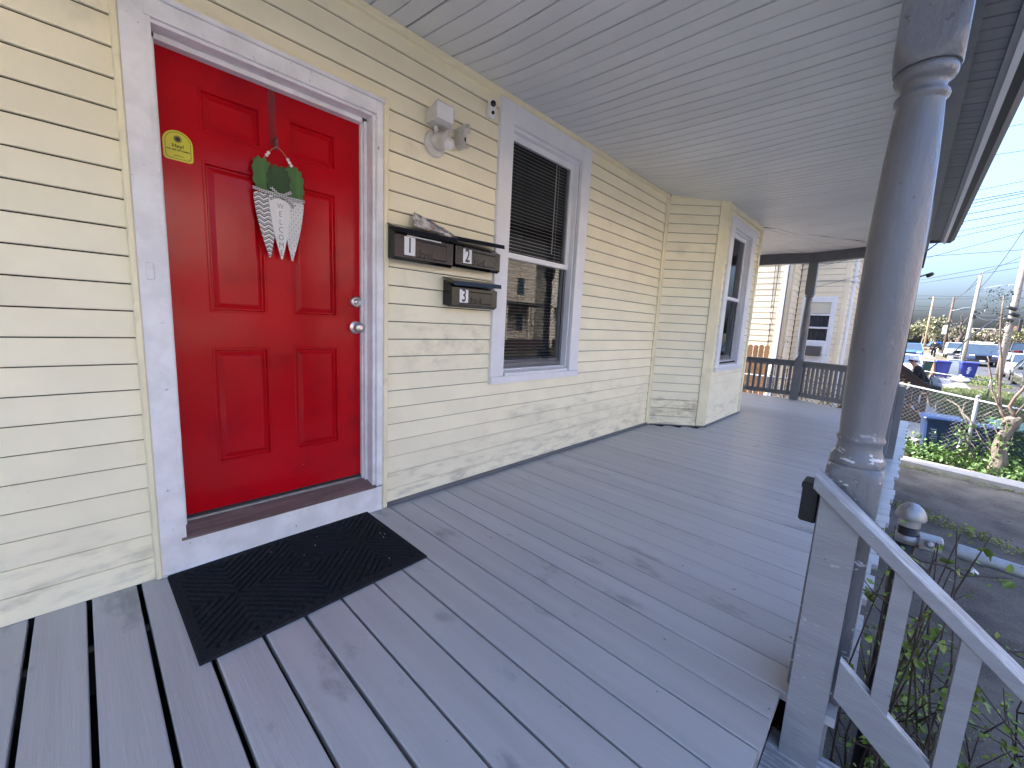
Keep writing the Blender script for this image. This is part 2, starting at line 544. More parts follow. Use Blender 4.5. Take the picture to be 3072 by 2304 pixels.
strip('ground', -300, 900, -500, 500, M['soil'], 0)
strip('driveway', -6, 10.35, -5.0, -2.0, M['asphalt'], .004)
strip('street', -120, 420, -15.5, -5.9, M['road'], .004)
strip('bounce_paving', -9, 1.3, -5.75, -2.6, M['concrete'], .02)  # unseen pale paving, added and widened to bounce light into the porch
strip('sidewalk', 22, 140, -4.75, -3.3, M['concrete'], .006)
mb = MB()
mb.box(-60, 21.5, -5.9, -5.75, -1.1, -.98).box(60, 200, -5.9, -5.75, ground_z(60), ground_z(74) + .1)
struct('kerb', mb, M['concrete'])
# concrete edging of the driveway, slightly turned like the fence behind it
mb = MB()
mb.hexa([(10.25, -5.0, -1.11), (9.75, -5.0, -1.11), (10.55, -2.0, -1.11), (10.98, -2.0, -1.11),
         (10.25, -5.0, -.99), (9.75, -5.0, -.99), (10.55, -2.0, -.99), (10.98, -2.0, -.99)])
struct('driveway_edging', mb, M['concrete'])
sheet('garden_bed', [(10.98, -2.0), (10.2, -5.2), (12.0, -5.2), (12.3, -2.0)], M['soil'], .006)
sheet('mulch_bed', [(9.45, 1.5), (9.45, -1.9), (11.2, -1.9), (12.3, 1.5)], M['mulch'], .008)
sheet('walkway', [(12.6, -1.9), (12.3, -5.2), (17.2, -4.0), (17.6, -2.9), (17.2, -1.9)], M['concrete'], .010)
sheet('walkway_far', [(17.2, -2.6), (17.5, -3.6), (19.4, -4.2), (23.2, -3.3), (23.2, -2.6)], M['concrete'], .010)
sheet('front_lawn', [(17.6, -3.35), (18.2, -6.0), (25.0, -6.0), (29.0, -3.15), (24.0, -3.0)], M['soil'], .014)
sheet('verge', [(30.5, -4.75), (30.5, -6.3), (37.5, -6.6), (38.0, -4.75)], M['soil'], .012)

# ================================================================== porch floor
floor = thing('porch_floor', None, None, kind='structure')
def deck_end(x):
    if x < 1.585:
        return -2.088 + rnd.uniform(-.004, .004)
    if x < 8.55:
        return -2.245 - (x - 1.7) * .028 + rnd.uniform(-.018, .014)
    return -2.3 + (x - 8.55) * (1.42 / .82)
def deck_start(x):
    if x < 4.88: return -.004
    if x < 5.36: return -(x - 4.88) / .48 * .53
    if x < 6.85: return -.53
    if x < 7.32: return -.53 + (x - 6.85) / .47 * .53
    return 3.0 if x > 7.62 else 0.0
edges = [-.177, -.026, .123, .262, .415, .563, .708, .858, 1.003, 1.145, 1.292, 1.43, 1.575, 1.715]
while edges[0] > -2.6:
    edges.insert(0, edges[0] - .150)
while edges[-1] < 9.35:
    edges.append(edges[-1] + .1455)
gaps = {}
for i, x in enumerate(edges):
    gaps[i] = .016 if x < .3 else .013 if x < .6 else .009 if x < 1.05 else .0055 if x < 1.8 else rnd.choice((.0022, .003, .0045))
for i in range(len(edges) - 1):
    a, b = edges[i] + gaps[i] / 2, edges[i + 1] - gaps[i + 1] / 2
    if b > 9.36:
        b = 9.36
    y1, y0 = min(deck_start(a), deck_start(b)) if a < 7.3 else deck_start(a), deck_end((a + b) / 2)
    if b - a < .03 or y1 - y0 < .1:
        continue
    t = .004 if a < 1.6 else .0016
    hz = rnd.uniform(-.0012, .0012)
    sk = -.012
    prof = [(a, -.03), (b, -.03), (b, hz - t), (b - t * .35, hz - t * .3), (b - t, hz), (a + t, hz), (a + t * .35, hz - t * .3), (a, hz - t)]
    mb = MB().prism(prof, lambda tt, u, v: (u + sk * (-tt) * (1 if u < 9 else 0), tt, v), y1, y0, 1)
    mb.build('plank', M['deck'], floor)
# worn nosing board and framing below the boards
mb = MB().box(-2.6, 1.545, -2.075, -2.035, -.20, -.031).box(1.575, 8.6, -2.22, -2.18, -.26, -.032)
mb.build('rim_joist', M['rail'], floor)
mb = MB()
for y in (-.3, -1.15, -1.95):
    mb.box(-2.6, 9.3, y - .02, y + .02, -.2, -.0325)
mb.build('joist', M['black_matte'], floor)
mb = MB()
mb.box(1.6, 8.6, -2.17, -2.15, -1.1, -.262)
mb.build('skirt_panel', M['dark_grey'], floor)
mb = MB().box(-3.2, 9.5, 4.0, -2.0, -1.098, -1.094)  # black sheet put under the deck to keep its board gaps dark
struct('underdeck_shade_sheet', mb, M['black_matte'])

# front steps, dropping away from the porch
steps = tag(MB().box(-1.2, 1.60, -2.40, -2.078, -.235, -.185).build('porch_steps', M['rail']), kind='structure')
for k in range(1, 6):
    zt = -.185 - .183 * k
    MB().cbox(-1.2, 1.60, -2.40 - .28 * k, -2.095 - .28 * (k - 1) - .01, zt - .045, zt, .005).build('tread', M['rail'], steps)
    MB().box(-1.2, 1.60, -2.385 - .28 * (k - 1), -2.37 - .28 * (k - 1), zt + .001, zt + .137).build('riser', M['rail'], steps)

# ================================================================== house
house = thing('house', 'pale yellow vinyl sided house with a red front door behind the porch', 'house', (0, 0, 0))
PITCH = .1045
ZC = 2.73
def zceil(x, y):
    d = max(0.0, -y)
    s = .045 * (1 - math.exp(-d / .28)) + .009 * d
    s += .050 * math.exp(-((x - 4.35) / .75) ** 2) * (1 - math.exp(-d / .35)) * math.exp(-max(0, d - 1.1) / .8)
    s += .007 * math.sin(x * 3.1 + 1.0 + d * 2.2) * min(1, d / .4) + .004 * math.sin(x * 7.3 + d * 4.0) * min(1, d / .3)
    return ZC - s

def course(parent, p0, p1, z0, h, mat, name='siding_board', lip=.015, full=True):
    p0, p1 = Vector((*p0, 0)), Vector((*p1, 0))
    d = (p1 - p0)
    L = d.length
    d.normalize()
    n = Vector((d.y, -d.x, 0))
    jit = rnd.uniform(-.0012, .0012)
    g_ = .0050 if h > .09 else .001
    prof = [(.001, .0), (lip - .004, .0), (lip - .001 + jit, .0012), (lip + jit, .005), (.0055, h - g_), (.001, h - g_)]
    mb = MB().prism(prof, lambda t, u, v: p0 + d * t + n * u + Vector((0, 0, z0 + v)), 0, L, 1)
    return mb.build(name, mat, parent)

def siding(parent, p0, p1, z0, z1, pitch, mat, holes=(), lip=.0165):
    # holes: (s0, s1, z0, z1) along the run
    L = (Vector(p1) - Vector(p0)).length
    d = (Vector(p1) - Vector(p0)).normalized()
    k = 0
    z = z0
    while z < z1 - .01:
        h = min(pitch, z1 - z)
        segs = [(0.0, L)]
        for (s0, s1, a, b) in holes:
            if a < z + h * .5 < b:
                ns = []
                for (q0, q1) in segs:
                    if s1 <= q0 or s0 >= q1:
                        ns.append((q0, q1))
                        continue
                    if s0 - q0 > .01: ns.append((q0, s0))
                    if q1 - s1 > .01: ns.append((s1, q1))
                segs = ns
        for (q0, q1) in segs:
            A, B = Vector(p0) + d * q0, Vector(p0) + d * q1
            course(parent, (A.x, A.y), (B.x, B.y), z, h, mat, lip=lip)
        z += pitch

DOOR = (.178, 1.276, 0.0, 2.334)
WIN = (2.117, 3.242, .715, 2.69)
X0 = -3.4
siding(house, (X0, 0), (4.872, 0), 0.0, 2.71, PITCH, M['siding'],
       holes=((DOOR[0] - X0 + .012, DOOR[1] - X0 - .012, DOOR[2], DOOR[3]), (WIN[0] - X0 + .01, WIN[1] - X0 - .01, WIN[2], WIN[3])))
B0, B1, B2, B3 = (4.88, 0.0), (5.355, -.53), (6.85, -.53), (7.32, 0.0)
siding(house, (4.90, -.022), (5.29, -.458), 0.012, 2.71, PITCH, M['siding'])
BW = (5.47, 6.57, .69, 2.50)
siding(house, (5.385, -.53), (6.79, -.53), 0.008, 2.71, PITCH, M['siding'], holes=((BW[0] - 5.385 + .012, BW[1] - 5.385 - .012, BW[2], BW[3]),))
siding(house, (6.9, -.475), B3, 0.0, 2.71, PITCH, M['siding'])
# sheathing behind the boards, black in place of lap shade, with openings for door and windows
def wall_y(mb, x0, x1, z0, z1, y0, y1, holes):
    xs = sorted({x0, x1, *[h[0] for h in holes], *[h[1] for h in holes]})
    for a, b in zip(xs, xs[1:]):
        hs = [h for h in holes if h[0] < (a + b) / 2 < h[1]]
        if not hs:
            mb.box(a, b, y0, y1, z0, z1)
        else:
            h = hs[0]
            if h[2] > z0: mb.box(a, b, y0, y1, z0, h[2])
            if h[3] < z1: mb.box(a, b, y0, y1, h[3], z1)
    return mb
mb = MB()
wall_y(mb, X0, 4.9, -.05, 2.95, .002, .05, ((.285, 1.205, .0, 2.235), (2.255, 3.11, .80, 2.56)))
wall_y(mb, 5.345, 6.87, -.05, 2.95, -.528, -.49, ((5.58, 6.40, .80, 2.46),))
def slab2(mb, a, b, th, z0, z1):
    a, b = Vector(a), Vector(b)
    d = (b - a).normalized()
    n = Vector((d.y, -d.x)) * -th
    mb.hexa([(*a, z0), (*b, z0), (*(b + n), z0), (*(a + n), z0), (*a, z1), (*b, z1), (*(b + n), z1), (*(a + n), z1)])
slab2(mb, (4.882, .0), (5.352, -.523), .04, -.05, 2.95)
slab2(mb, (6.853, -.523), (7.32, 0.0), .04, -.05, 2.95)
mb.box(7.3, 7.58, .002, .05, -.05, 2.95)
mb.box(7.55, 7.6, .05, 9.0, -1.0, 2.95).box(X0 - .05, X0, .05, 9.0, -1.0, 2.95).box(X0, 7.55, 8.95, 9.0, -1.0, 2.95)
mb.build('wall', M['lap_black'], house)
MB().box(X0 - .05, 7.6, .06, 9.0, 2.951, 6.0).build('unseen_upper_wall', M['siding'], house)  # unseen storey and roof, heights set for the shadow they cast
MB().prism([(-.4, 6.01), (9.4, 6.01), (4.5, 8.4)], lambda t, u, v: (t, u, v), X0 - .4, 7.95).build('roof', M['shingle'], house)

def moulding(parent, pts, w, z0, z1, mat, name):
    for a, b in zip(pts, pts[1:]):
        a, b = Vector(a), Vector(b)
        d = (b - a).normalized()
        n = Vector((d.y, -d.x))
        q = lambda t, u, v: (a.x + d.x * t + n.x * u, a.y + d.y * t + n.y * u, v)
        MB().prism([(0, z0), (w * .8, z0), (w, z0 + .006), (w, z1 - .004), (w * .7, z1), (0, z1)], q, 0, (b - a).length).build(name, mat, parent)
moulding(house, [(X0, -.004), (4.868, -.004)], .036, 2.690, 2.728, M['trim_yellow'], 'cornice_trim')
moulding(house, [(4.90, -.03), (5.30, -.478)], .026, 2.690, 2.722, M['trim_yellow'], 'cornice_trim')
moulding(house, [(5.375, -.534), (6.85, -.534)], .026, 2.690, 2.722, M['trim_yellow'], 'cornice_trim')
moulding(house, [(1.278, -.016), (4.855, -.016)], .024, .001, .026, M['dark_grey'], 'base_trim')
moulding(house, [(4.885, -.045), (5.335, -.535)], .02, .001, .016, M['dark_grey'], 'base_trim')
moulding(house, [(5.36, -.547), (6.86, -.547)], .022, .001, .022, M['dark_grey'], 'base_trim')
# corner boards of the bay
mb = MB().box(4.835, 4.868, -.026, .0, .002, 2.70)
mb.build('corner_trim', M['trim_yellow'], house)
d1 = (Vector(B1) - Vector(B0)).normalized(); n1 = Vector((d1.y, -d1.x))
def along(o, d, n, s0, s1, w, z0, z1):
    o = Vector(o)
    pts = [o + d * s0, o + d * s0 + n * w, o + d * s1 + n * w, o + d * s1]
    return [(*p, z0) for p in pts] + [(*p, z1) for p in pts]
MB().hexa(along((4.88, -.004), d1, n1, -.002, .032, .026, .002, 2.70)).build('corner_trim', M['trim_yellow'], house)
MB().hexa(along(B1, d1, n1, -.095, .012, .024, .018, 2.70)).build('corner_trim', M['trim_yellow'], house)
MB().box(5.357, 5.395, -.554, -.531, .018, 2.70).build('corner_trim', M['trim_yellow'], house)
MB().box(6.79, 6.868, -.556, -.531, .02, 2.715).build('corner_trim', M['trim_yellow'], house)
MB().hexa(along(B2, (Vector(B3) - Vector(B2)).normalized(), Vector((.748, -.663)), .0, .07, .024, .02, 2.70)).build('corner_trim', M['trim_yellow'], house)

# ---- front door
DX0, DX1, DZ0, DZ1, DY = .292, 1.199, .2126, 2.2226, .09
door = bpy.data.objects.new('door', None)
xs = [DX0, .450, .680, .804, 1.032, DX1]
zs = [DZ0, .440, .988, 1.160, 1.804, 1.925, 2.095, DZ1]
mb = MB()
for i in range(5):
    for j in range(7):
        if i in (1, 3) and j in (1, 3, 5):
            continue
        mb.poly([(xs[i], DY, zs[j]), (xs[i + 1], DY, zs[j]), (xs[i + 1], DY, zs[j + 1]), (xs[i], DY, zs[j + 1])])
mb.box(DX0, DX1, DY + .014, DY + .045, DZ0, DZ1)
for a, b, c_, d_ in ((DX0, DX0, DZ0, DZ1), (DX1, DX1, DZ0, DZ1)):
    mb.poly([(a, DY, c_), (a, DY + .014, c_), (a, DY + .014, d_), (a, DY, d_)])
mb.poly([(DX0, DY, DZ0), (DX1, DY, DZ0), (DX1, DY + .014, DZ0), (DX0, DY + .014, DZ0)])
door = mb.build('door', M['red'], house, fix=False)
for i in (1, 3):
    for j in (1, 3, 5):
        a, b, c_, d_ = xs[i], xs[i + 1], zs[j], zs[j + 1]
        def ring(k, y):
            return [(a + k, y, c_ + k), (b - k, y, c_ + k), (b - k, y, d_ - k), (a + k, y, d_ - k)]
        seq = [(-.004, DY - .0005), (0, DY - .003), (.006, DY - .003), (.012, DY + .011), (.017, DY + .011), (.036, DY + .001), (.039, DY)]
        MB().loft([ring(k, y) for k, y in seq], cap=False).poly(ring(.039, DY)).build('door_panel', M['red'], door)
mb = MB().lathe([(.034, 0), (.034, .006), (.026, .024), (.018, .026), (.017, .022), (0, .022)], 24, (1.135, DY, 1.248), (0, -1, 0))
lock = mb.build('deadbolt', M['metal'], door, True)
MB().lathe([(.012, .0225), (.011, .025), (0, .0245)], 16, (1.135, DY, 1.248), (0, -1, 0)).build('keyhole', M['chrome'], lock, True)
mb = MB().lathe([(.036, 0), (.035, .006), (.018, .012), (.012, .028), (.016, .036), (.027, .046), (.028, .062), (.020, .070), (.011, .071), (.009, .069), (0, .069)], 24, (1.138, DY, 1.103), (0, -1, 0))
smooth_by_angle(mb.build('doorknob', M['metal'], door), 40)
# sticker on the door: rounded dome shape with print
def dome(cx, cz, wd, ht, k=0.0):
    pts = []
    hw = wd / 2 - k
    for q in range(9):
        a = -pi / 2 + q * pi / 2 / 8
        pts.append((cx + hw - .014 + .014 * math.cos(a), cz - ht / 2 + k + .014 + .014 * math.sin(a)))
    for q in range(17):
        a = q * pi / 16
        pts.append((cx + hw * math.cos(a), cz + ht / 2 - k - (wd / 2 - k) * .95 + (wd / 2 - k) * .95 * math.sin(a)))
    for q in range(9):
        a = pi + q * pi / 2 / 8
        pts.append((cx - hw + .014 + .014 * math.cos(a), cz - ht / 2 + k + .014 + .014 * math.sin(a)))
    return pts
scx, scz = .368, 1.838
st = MB().prism(dome(scx, scz, .100, .118), lambda t, u, v: (u, t, v), DY - .0003, DY - .0015).build('sticker', M['yellow'], door)
o_, i_ = dome(scx, scz, .100, .118, .007), dome(scx, scz, .100, .118, .0085)
mb = MB()
for q in range(len(o_)):
    r_ = (q + 1) % len(o_)
    mb.poly([(o_[q][0], DY - .0021, o_[q][1]), (o_[r_][0], DY - .0021, o_[r_][1]), (i_[r_][0], DY - .0021, i_[r_][1]), (i_[q][0], DY - .0021, i_[q][1])])
for a_, b_ in ((.0135, .0110), (.0095, 0.0)):
    for q in range(20):
        t0, t1 = q * pi / 10, (q + 1) * pi / 10
        mb.poly([(scx + a_ * math.cos(t0), DY - .0021, scz + .026 + a_ * math.sin(t0)), (scx + a_ * math.cos(t1), DY - .0021, scz + .026 + a_ * math.sin(t1)),
                 (scx + b_ * math.cos(t1), DY - .0021, scz + .026 + b_ * math.sin(t1)), (scx + b_ * math.cos(t0), DY - .0021, scz + .026 + b_ * math.sin(t0))])
for txt, sz, dz, wx in (('Hey!', .021, -.002, 1.0), ('YOU ARE ON CAMERA', .0078, -.018, 1.0), ('Protected by camera', .004, -.040, 1.0)):
    me = text_mb(txt, sz, 0, .0004)
    for p in me.polygons:
        mb.poly([(scx + me.vertices[i].co.x * wx, DY - .0021, scz + dz + me.vertices[i].co.y) for i in p.vertices])
mb.build('sticker', M['ink'], door, fix=False)

# ---- door surround
frame = MB().box(.200, .272, -.034, .0, .150, 2.300).box(.2715, .290, -.030, .05, .156, 2.235).build('door_casing', M['white_old'], house)
MB().box(.2785, .306, .050, .088, .175, 2.205).build('door_stop', M['white_old'], frame)
MB().cbox(1.203, 1.244, -.036, .0, .158, 2.300, .004).build('door_casing', M['white_old'], house)
MB().box(1.186, 1.2025, -.020, .045, .160, 2.232).box(1.172, 1.2015, .046, .066, .165, 2.21).build('door_stop', M['white_old'], house)
MB().box(1.164, 1.201, .0665, .0885, .175, 2.205).build('door_stop', M['white_old'], house)
MB().box(.2725, 1.2025, -.032, .0, 2.236, 2.300).box(.291, 1.1855, -.018, .045, 2.222, 2.2355).build('door_head', M['white_old'], house)
MB().box(.3065, 1.163, .046, .0885, 2.199, 2.2215).build('door_stop', M['white_old'], house)
MB().box(.198, 1.246, -.046, .0, 2.301, 2.318).build('door_head', M['white_old'], house)
for a, b in ((.178, .199), (1.2455, 1.275)):
    MB().cbox(a, b, -.040, .0, .004, 2.334, .005).build('corner_trim', M['trim_yellow'], house)
MB().box(.1995, 1.245, -.038, .0, 2.3185, 2.334).build('corner_trim', M['trim_yellow'], house)
MB().box(.2, 1.244, -.026, .0, .010, .148).build('kick_board', M['white_old'], house)
MB().box(.2, 1.244, -.034, -.002, .002, .0105).build('kick_strip', M['white_old'], house)
mb = MB().prism([(-.034, .149), (-.036, .160), (.066, .189), (.12, .189), (.12, .149)], lambda t, u, v: (t, u, v), .273, 1.203)
mb.build('threshold', M['sill_wood'], house)
MB().box(.307, 1.171, .072, .088, .1895, .200).build('weather_strip', M['galv'], house)
MB().box(.307, 1.171, .084, .1, .1895, .2126).build('weather_strip', M['black_matte'], house)
bell = MB().cbox(.222, .248, -.0405, -.034, 1.272, 1.340, .003).build('doorbell', M['white_old'], house)
MB().lathe([(.007, 0), (.007, .003), (.004, .004), (0, .004)], 14, (.235, -.0405, 1.322), (0, -1, 0)).build('bell_button', M['white_old'], bell, True)
text_on('8', .026, (.235, -.0412, 1.294), bell, M['white_old'], extrude=.001, name='numeral')

# ---- windows
def window(parent, y, X, Z, opening, blind, yd=.06):
    x0, x1 = X
    z0, z1 = Z
    a, b, c_, d_ = opening         # clear opening x0 x1 z0 z1
    w_ = MB().cbox(x0, a, y - .034, y, z0 + .055, z1, .004).cbox(b, x1, y - .034, y, z0 + .055, z1, .004).box(a + .0003, b - .0003, y - .032, y, d_, z1 - .002).build('window', M['vinyl_white'], parent)
    MB().box(x0, x1, y - .048, y, z0 + .014, z0 + .054).box(x0 + .004, x1 - .004, y - .042, y, z0, z0 + .0135).build('window_sill', M['vinyl_white'], w_)
    # reveal and sloping inner sill
    MB().box(a, a + .018, y, y + yd + .06, c_, d_).box(b - .018, b, y, y + yd + .06, c_, d_).box(a + .0181, b - .0181, y, y + yd + .06, d_ - .02, d_ - .0002).build('window_frame', M['vinyl_white'], w_)
    MB().prism([(y - .030, z0 + .0545), (y - .032, z0 + .075), (y + .02, z0 + .095), (y + .02, c_ + .012), (y + yd + .06, c_ + .02), (y + yd + .06, z0 + .0545)], lambda t, u, v: (t, u, v), a + .0182, b - .0182).build('window_sill', M['vinyl_white'], w_)
    a2, b2, zb, zt = a + .0185, b - .0185, c_ + .021, d_ - .0205
    zm = (zb + zt) / 2 + .005
    fw = .045
    def sash(yy, q0, q1, name, gl, bot=.055, top=.045):
        s_ = MB().box(a2, a2 + fw, yy, yy + .03, q0, q1).box(b2 - fw, b2, yy, yy + .03, q0, q1).box(a2 + fw + .0002, b2 - fw - .0002, yy + .0005, yy + .03, q0, q0 + bot).box(a2 + fw + .0002, b2 - fw - .0002, yy + .0005, yy + .03, q1 - top, q1).build(name, M['vinyl_white'], w_)
        MB().poly([(a2 + fw - .003, yy + .014, q0 + bot - .003), (b2 - fw + .003, yy + .014, q0 + bot - .003), (b2 - fw + .003, yy + .014, q1 - top + .003), (a2 + fw - .003, yy + .014, q1 - top + .003)]).build('window_pane', gl, w_, fix=False)
        return s_
    sash(y + yd - .02, zm - .022, zt, 'upper_sash', M['glass'], .04)
    sash(y + yd + .012, zb, zm + .018, 'lower_sash', M['glass'])
    # dark screen frame outside the lower sash
    MB().box(a2 + .004, a2 + .03, y + yd - .006, y + yd + .006, zb + .002, zm - .023).box(b2 - .03, b2 - .004, y + yd - .006, y + yd + .006, zb + .002, zm - .023).box(a2 + .0302, b2 - .0302, y + yd - .006, y + yd + .006, zb + .002, zb + .035).build('screen_frame', M['dark_grey'], w_)
    MB().poly([(a2 + .03, y + yd, zb + .03), (b2 - .03, y + yd, zb + .03), (b2 - .03, y + yd, zm - .024), (a2 + .03, y + yd, zm - .024)]).build('insect_screen', M['screen'], w_, fix=False)
    if blind:
        mb = MB()
        z = zb + .03
        while z < zt - .01:
            mb.hexa([(a2 + .02, y + yd + .05, z), (b2 - .02, y + yd + .05, z), (b2 - .02, y + yd + .068, z + .008), (a2 + .02, y + yd + .068, z + .008),
                     (a2 + .02, y + yd + .05, z + .0012), (b2 - .02, y + yd + .05, z + .0012), (b2 - .02, y + yd + .068, z + .0092), (a2 + .02, y + yd + .068, z + .0092)])
            z += .0265
        for xx in (a2 + .12, b2 - .12):
            mb.box(xx - .001, xx + .001, y + yd + .047, y + yd + .049, zb + .03, zt)
        mb.tube([(b2 - .16, y + yd + .0455, zt - .02), (b2 - .165, y + yd + .0450, zm + .1)], .004, 5)
        o = mb.build('window_blind', M['blind'], w_)
        o['kind'] = 'stuff'
    MB().box(a - .3, b + .3, y + .9, y + .92, c_ - .2, d_ + .3).box(a - .32, a - .3, y + .13, y + .92, c_ - .2, d_ + .3).box(b + .3, b + .32, y + .13, y + .92, c_ - .2, d_ + .3).box(a - .3, b + .3, y + .13, y + .9, c_ - .22, c_ - .2).box(a - .3, b + .3, y + .13, y + .9, d_ + .3, d_ + .32).build('dark_room_backing', M['room'], w_)  # shallow dark box added behind the panes to block light
    return w_
window(house, 0.0, (WIN[0], WIN[1]), (.712, 2.688), (2.255, 3.108, .80, 2.555), True)
window(house, -.53, (BW[0], BW[1]), (.69, 2.56), (5.60, 6.38, .80, 2.44), False)

# ================================================================== porch ceiling
ceiling = thing('porch_ceiling', None, None, kind='structure')
GP = .10483
YB = -2.105
def y_from(x):
    if x < 4.88: return -.006
    if x < 5.36: return -(x - 4.88) / .48 * .53 - .006
    if x < 6.86: return -.536
    return -.536 - (x - 6.86) * .62
def strips_mesh(place, n, nseg):
    # place(u, f, dz): point at distance u across and fraction f along
    mb = MB()
    for q in range(n):
        u0 = q * GP + (.0058 if q == 0 else .0036)
        u1 = (q + 1) * GP - (.0058 if q == n - 1 else .0036)
        prof = [(u0, .012), (u0, .0015), (u0 + .003, 0), (u1 - .003, 0), (u1, .0015), (u1, .012)]
        rows = [[mb.pt(place(u, (k / nseg), dz)) for u, dz in prof] for k in range(nseg + 1)]
        for r0, r1 in zip(rows, rows[1:]):
            for i in range(5):
                mb.f.append([r0[i], r1[i], r1[i + 1], r0[i + 1]])
    return mb
def panel_strip(x0, n, nseg=12):
    def place(u, f, dz):
        x = x0 + u
        ya = y_from(x)
        ye = YB if x < 8.70 else YB + (x - 8.70) * 2.3
        y = ya + (min(ye, ya) - ya) * f ** 1.4
        return (x, y, zceil(x, y) + dz)
    return strips_mesh(place, n, nseg).build('ceiling_panel', M['ceiling'], ceiling, fix=False)
x = 1.37 - .3145 * 13
while x < 9.3:
    panel_strip(x, 3)
    x += 3 * GP
# beyond the bay the boards turn and run towards the far beam
D = Vector((.93, -.37)).normalized()
N_ = Vector((-D.y, D.x))
hip0 = Vector((6.86, -.545))
hd = Vector((1.0, -.62)).normalized()
s = 0.0
k = 0
while s < 2.6:
    w_ = GP * 3
    def place(u, f, dz, s=s):
        off = s + u - 1.2
        o0 = hip0 + N_ * off
        rel = o0 - hip0
        t = -(rel.x * hd.y - rel.y * hd.x) / (D.x * hd.y - D.y * hd.x)
        a = o0 + D * (t if off < 0 else .02)
        cc_ = Vector((8.72, -2.13)); on_ = Vector((1.3, -.565))
        te = min((9.3 - a.x) / D.x, (cc_ - a).dot(on_) / D.dot(on_))
        p = a + D * (max(te, .01) * f)
        return (p.x, p.y, zceil(p.x, min(p.y, -.45)) + dz - .003)
    strips_mesh(place, 3, 4).build('ceiling_panel', M['ceiling'], ceiling, fix=False)
    s += w_

# ---- porch roof, beam, soffit, gutter
roof = struct('porch_roof', MB().hexa([(X0 - .3, -2.44, 2.70), (8.95, -2.44, 2.70), (9.75, -.55, 2.78), (9.75, .0, 2.80), (X0 - .3, -2.46, 2.80), (8.95, -2.46, 2.80), (9.75, -.55, 3.2), (9.75, .0, 3.3)]).box(X0 - .3, 7.9, -2.0, .0, 2.80, 2.95).box(7.6, 9.75, .0, 4.0, 2.78, 3.3), M['shingle'])
BZ0, BZ1 = 2.50, 2.705
def beam(a, b, w0, w1, name='beam'):
    a, b = Vector(a), Vector(b)
    d = (b - a).normalized()
    n = Vector((d.y, -d.x))
    MB().hexa([(*(a - n * w0), BZ0), (*(b - n * w0), BZ0), (*(b + n * w1), BZ0), (*(a + n * w1), BZ0), (*(a - n * w0), BZ1), (*(b - n * w0), BZ1), (*(b + n * w1), BZ1), (*(a + n * w1), BZ1)]).build(name, M['dark_grey'], roof)
beam((X0, -2.19), (8.72, -2.19), .085, .09)
beam((8.735, -2.18), (9.30, -.85), .07, .07)
BZ0, BZ1 = 2.502, 2.703
beam((9.31, -.90), (9.31, 3.5), .068, .068)
x = 1.37 - .3145 * 13
while x < 8.6:
    strips_mesh(lambda u, f, dz: (x + u, -2.281 - .114 * f, 2.64 - .015 * f + dz), 3, 1).build('soffit_panel', M['soffit'], roof, fix=False)
    x += 3 * GP
MB().box(X0, 8.62, -2.425, -2.396, 2.600, 2.70).build('soffit_trim', M['soffit'], roof)
MB().box(X0, 8.70, -2.455, -2.4255, 2.590, 2.70).build('fascia', M['vinyl_white'], roof)
MB().prism([(-2.456, 2.70), (-2.456, 2.605), (-2.50, 2.60), (-2.54, 2.64), (-2.55, 2.70)], lambda t, u, v: (t, u, v), X0, 8.72).build('gutter', M['black_matte'], roof)
MB().box(8.6, 8.64, -2.42, -2.29, 2.60, 2.70).build('soffit_end', M['dark_grey'], roof)

# ================================================================== columns
def turned_column(x, y, name, label, zb=0.0, half=.07, group='turned porch columns', gm='grey2'):
    t = thing(name, label, 'porch column', (x, y, zb), group)
    def sq(h, z, k=.006):
        a, b = h, h - k
        pts = []
        for sx, sy in ((-1, -1), (1, -1), (1, 1), (-1, 1)):
            if (sx, sy) in ((-1, -1), (1, 1)):
                pts += [(sx * a, sy * b), (sx * b, sy * a)]
            else:
                pts += [(sx * b, sy * a), (sx * a, sy * b)]
        return [(x + p, y + q, z) for p, q in pts]
    def blend(h, r, f, z, n=48):   # between a square of half-width h and a circle of radius r
        out = []
        for k in range(n):
            a = 2 * pi * k / n
            ca, sa = math.cos(a), math.sin(a)
            q = min(h / max(abs(ca), abs(sa)), h * 1.36)
            rr = min(q, f)
            out.append((x + ca * rr, y + sa * rr, z))
        return out
    h = half
    # square blocks whose corners are turned away at the shoulders
    lo = [blend(h, 0, f, zb + z) for f, z in ((h * 1.40, .002), (h * 1.40, .735), (h * 1.34, .755), (h * 1.22, .772), (h * 1.08, .784), (h * .99, .790))]
    o = MB().loft(lo).build('lower_block', M[gm], t)
    smooth_by_angle(o, 38)
    up = [blend(h * 1.03, 0, f, zb + z) for f, z in ((h * 1.0, 1.925), (h * 1.09, 1.932), (h * 1.22, 1.948), (h * 1.36, 1.972), (h * 1.42, 1.995), (h * 1.42, 2.498))]
    smooth_by_angle(MB().loft(up).build('upper_block', M[gm], t), 38)
    R_ = h / .07
    prof = [(.0685, .791), (.0695, .800), (.068, .812), (.062, .826), (.057, .840), (.055, .856), (.058, .862), (.0605, .869), (.0605, .875), (.056, .884), (.0565, .90),
            (.060, 1.0), (.0635, 1.15), (.0655, 1.32), (.0655, 1.42), (.0635, 1.55), (.0595, 1.68), (.0545, 1.78), (.0505, 1.836), (.0515, 1.840), (.0575, 1.846), (.059, 1.853), (.0565, 1.860), (.050, 1.864),
            (.0485, 1.872), (.049, 1.884), (.054, 1.890), (.062, 1.895), (.0665, 1.904), (.067, 1.912), (.065, 1.921), (.060, 1.927)]
    mb = MB().lathe([(r * R_, zb + z) for r, z in prof], 40, (x, y, 0))
    o = mb.build('turned_shaft', M[gm], t)
    smooth_by_angle(o, 50)
    return t
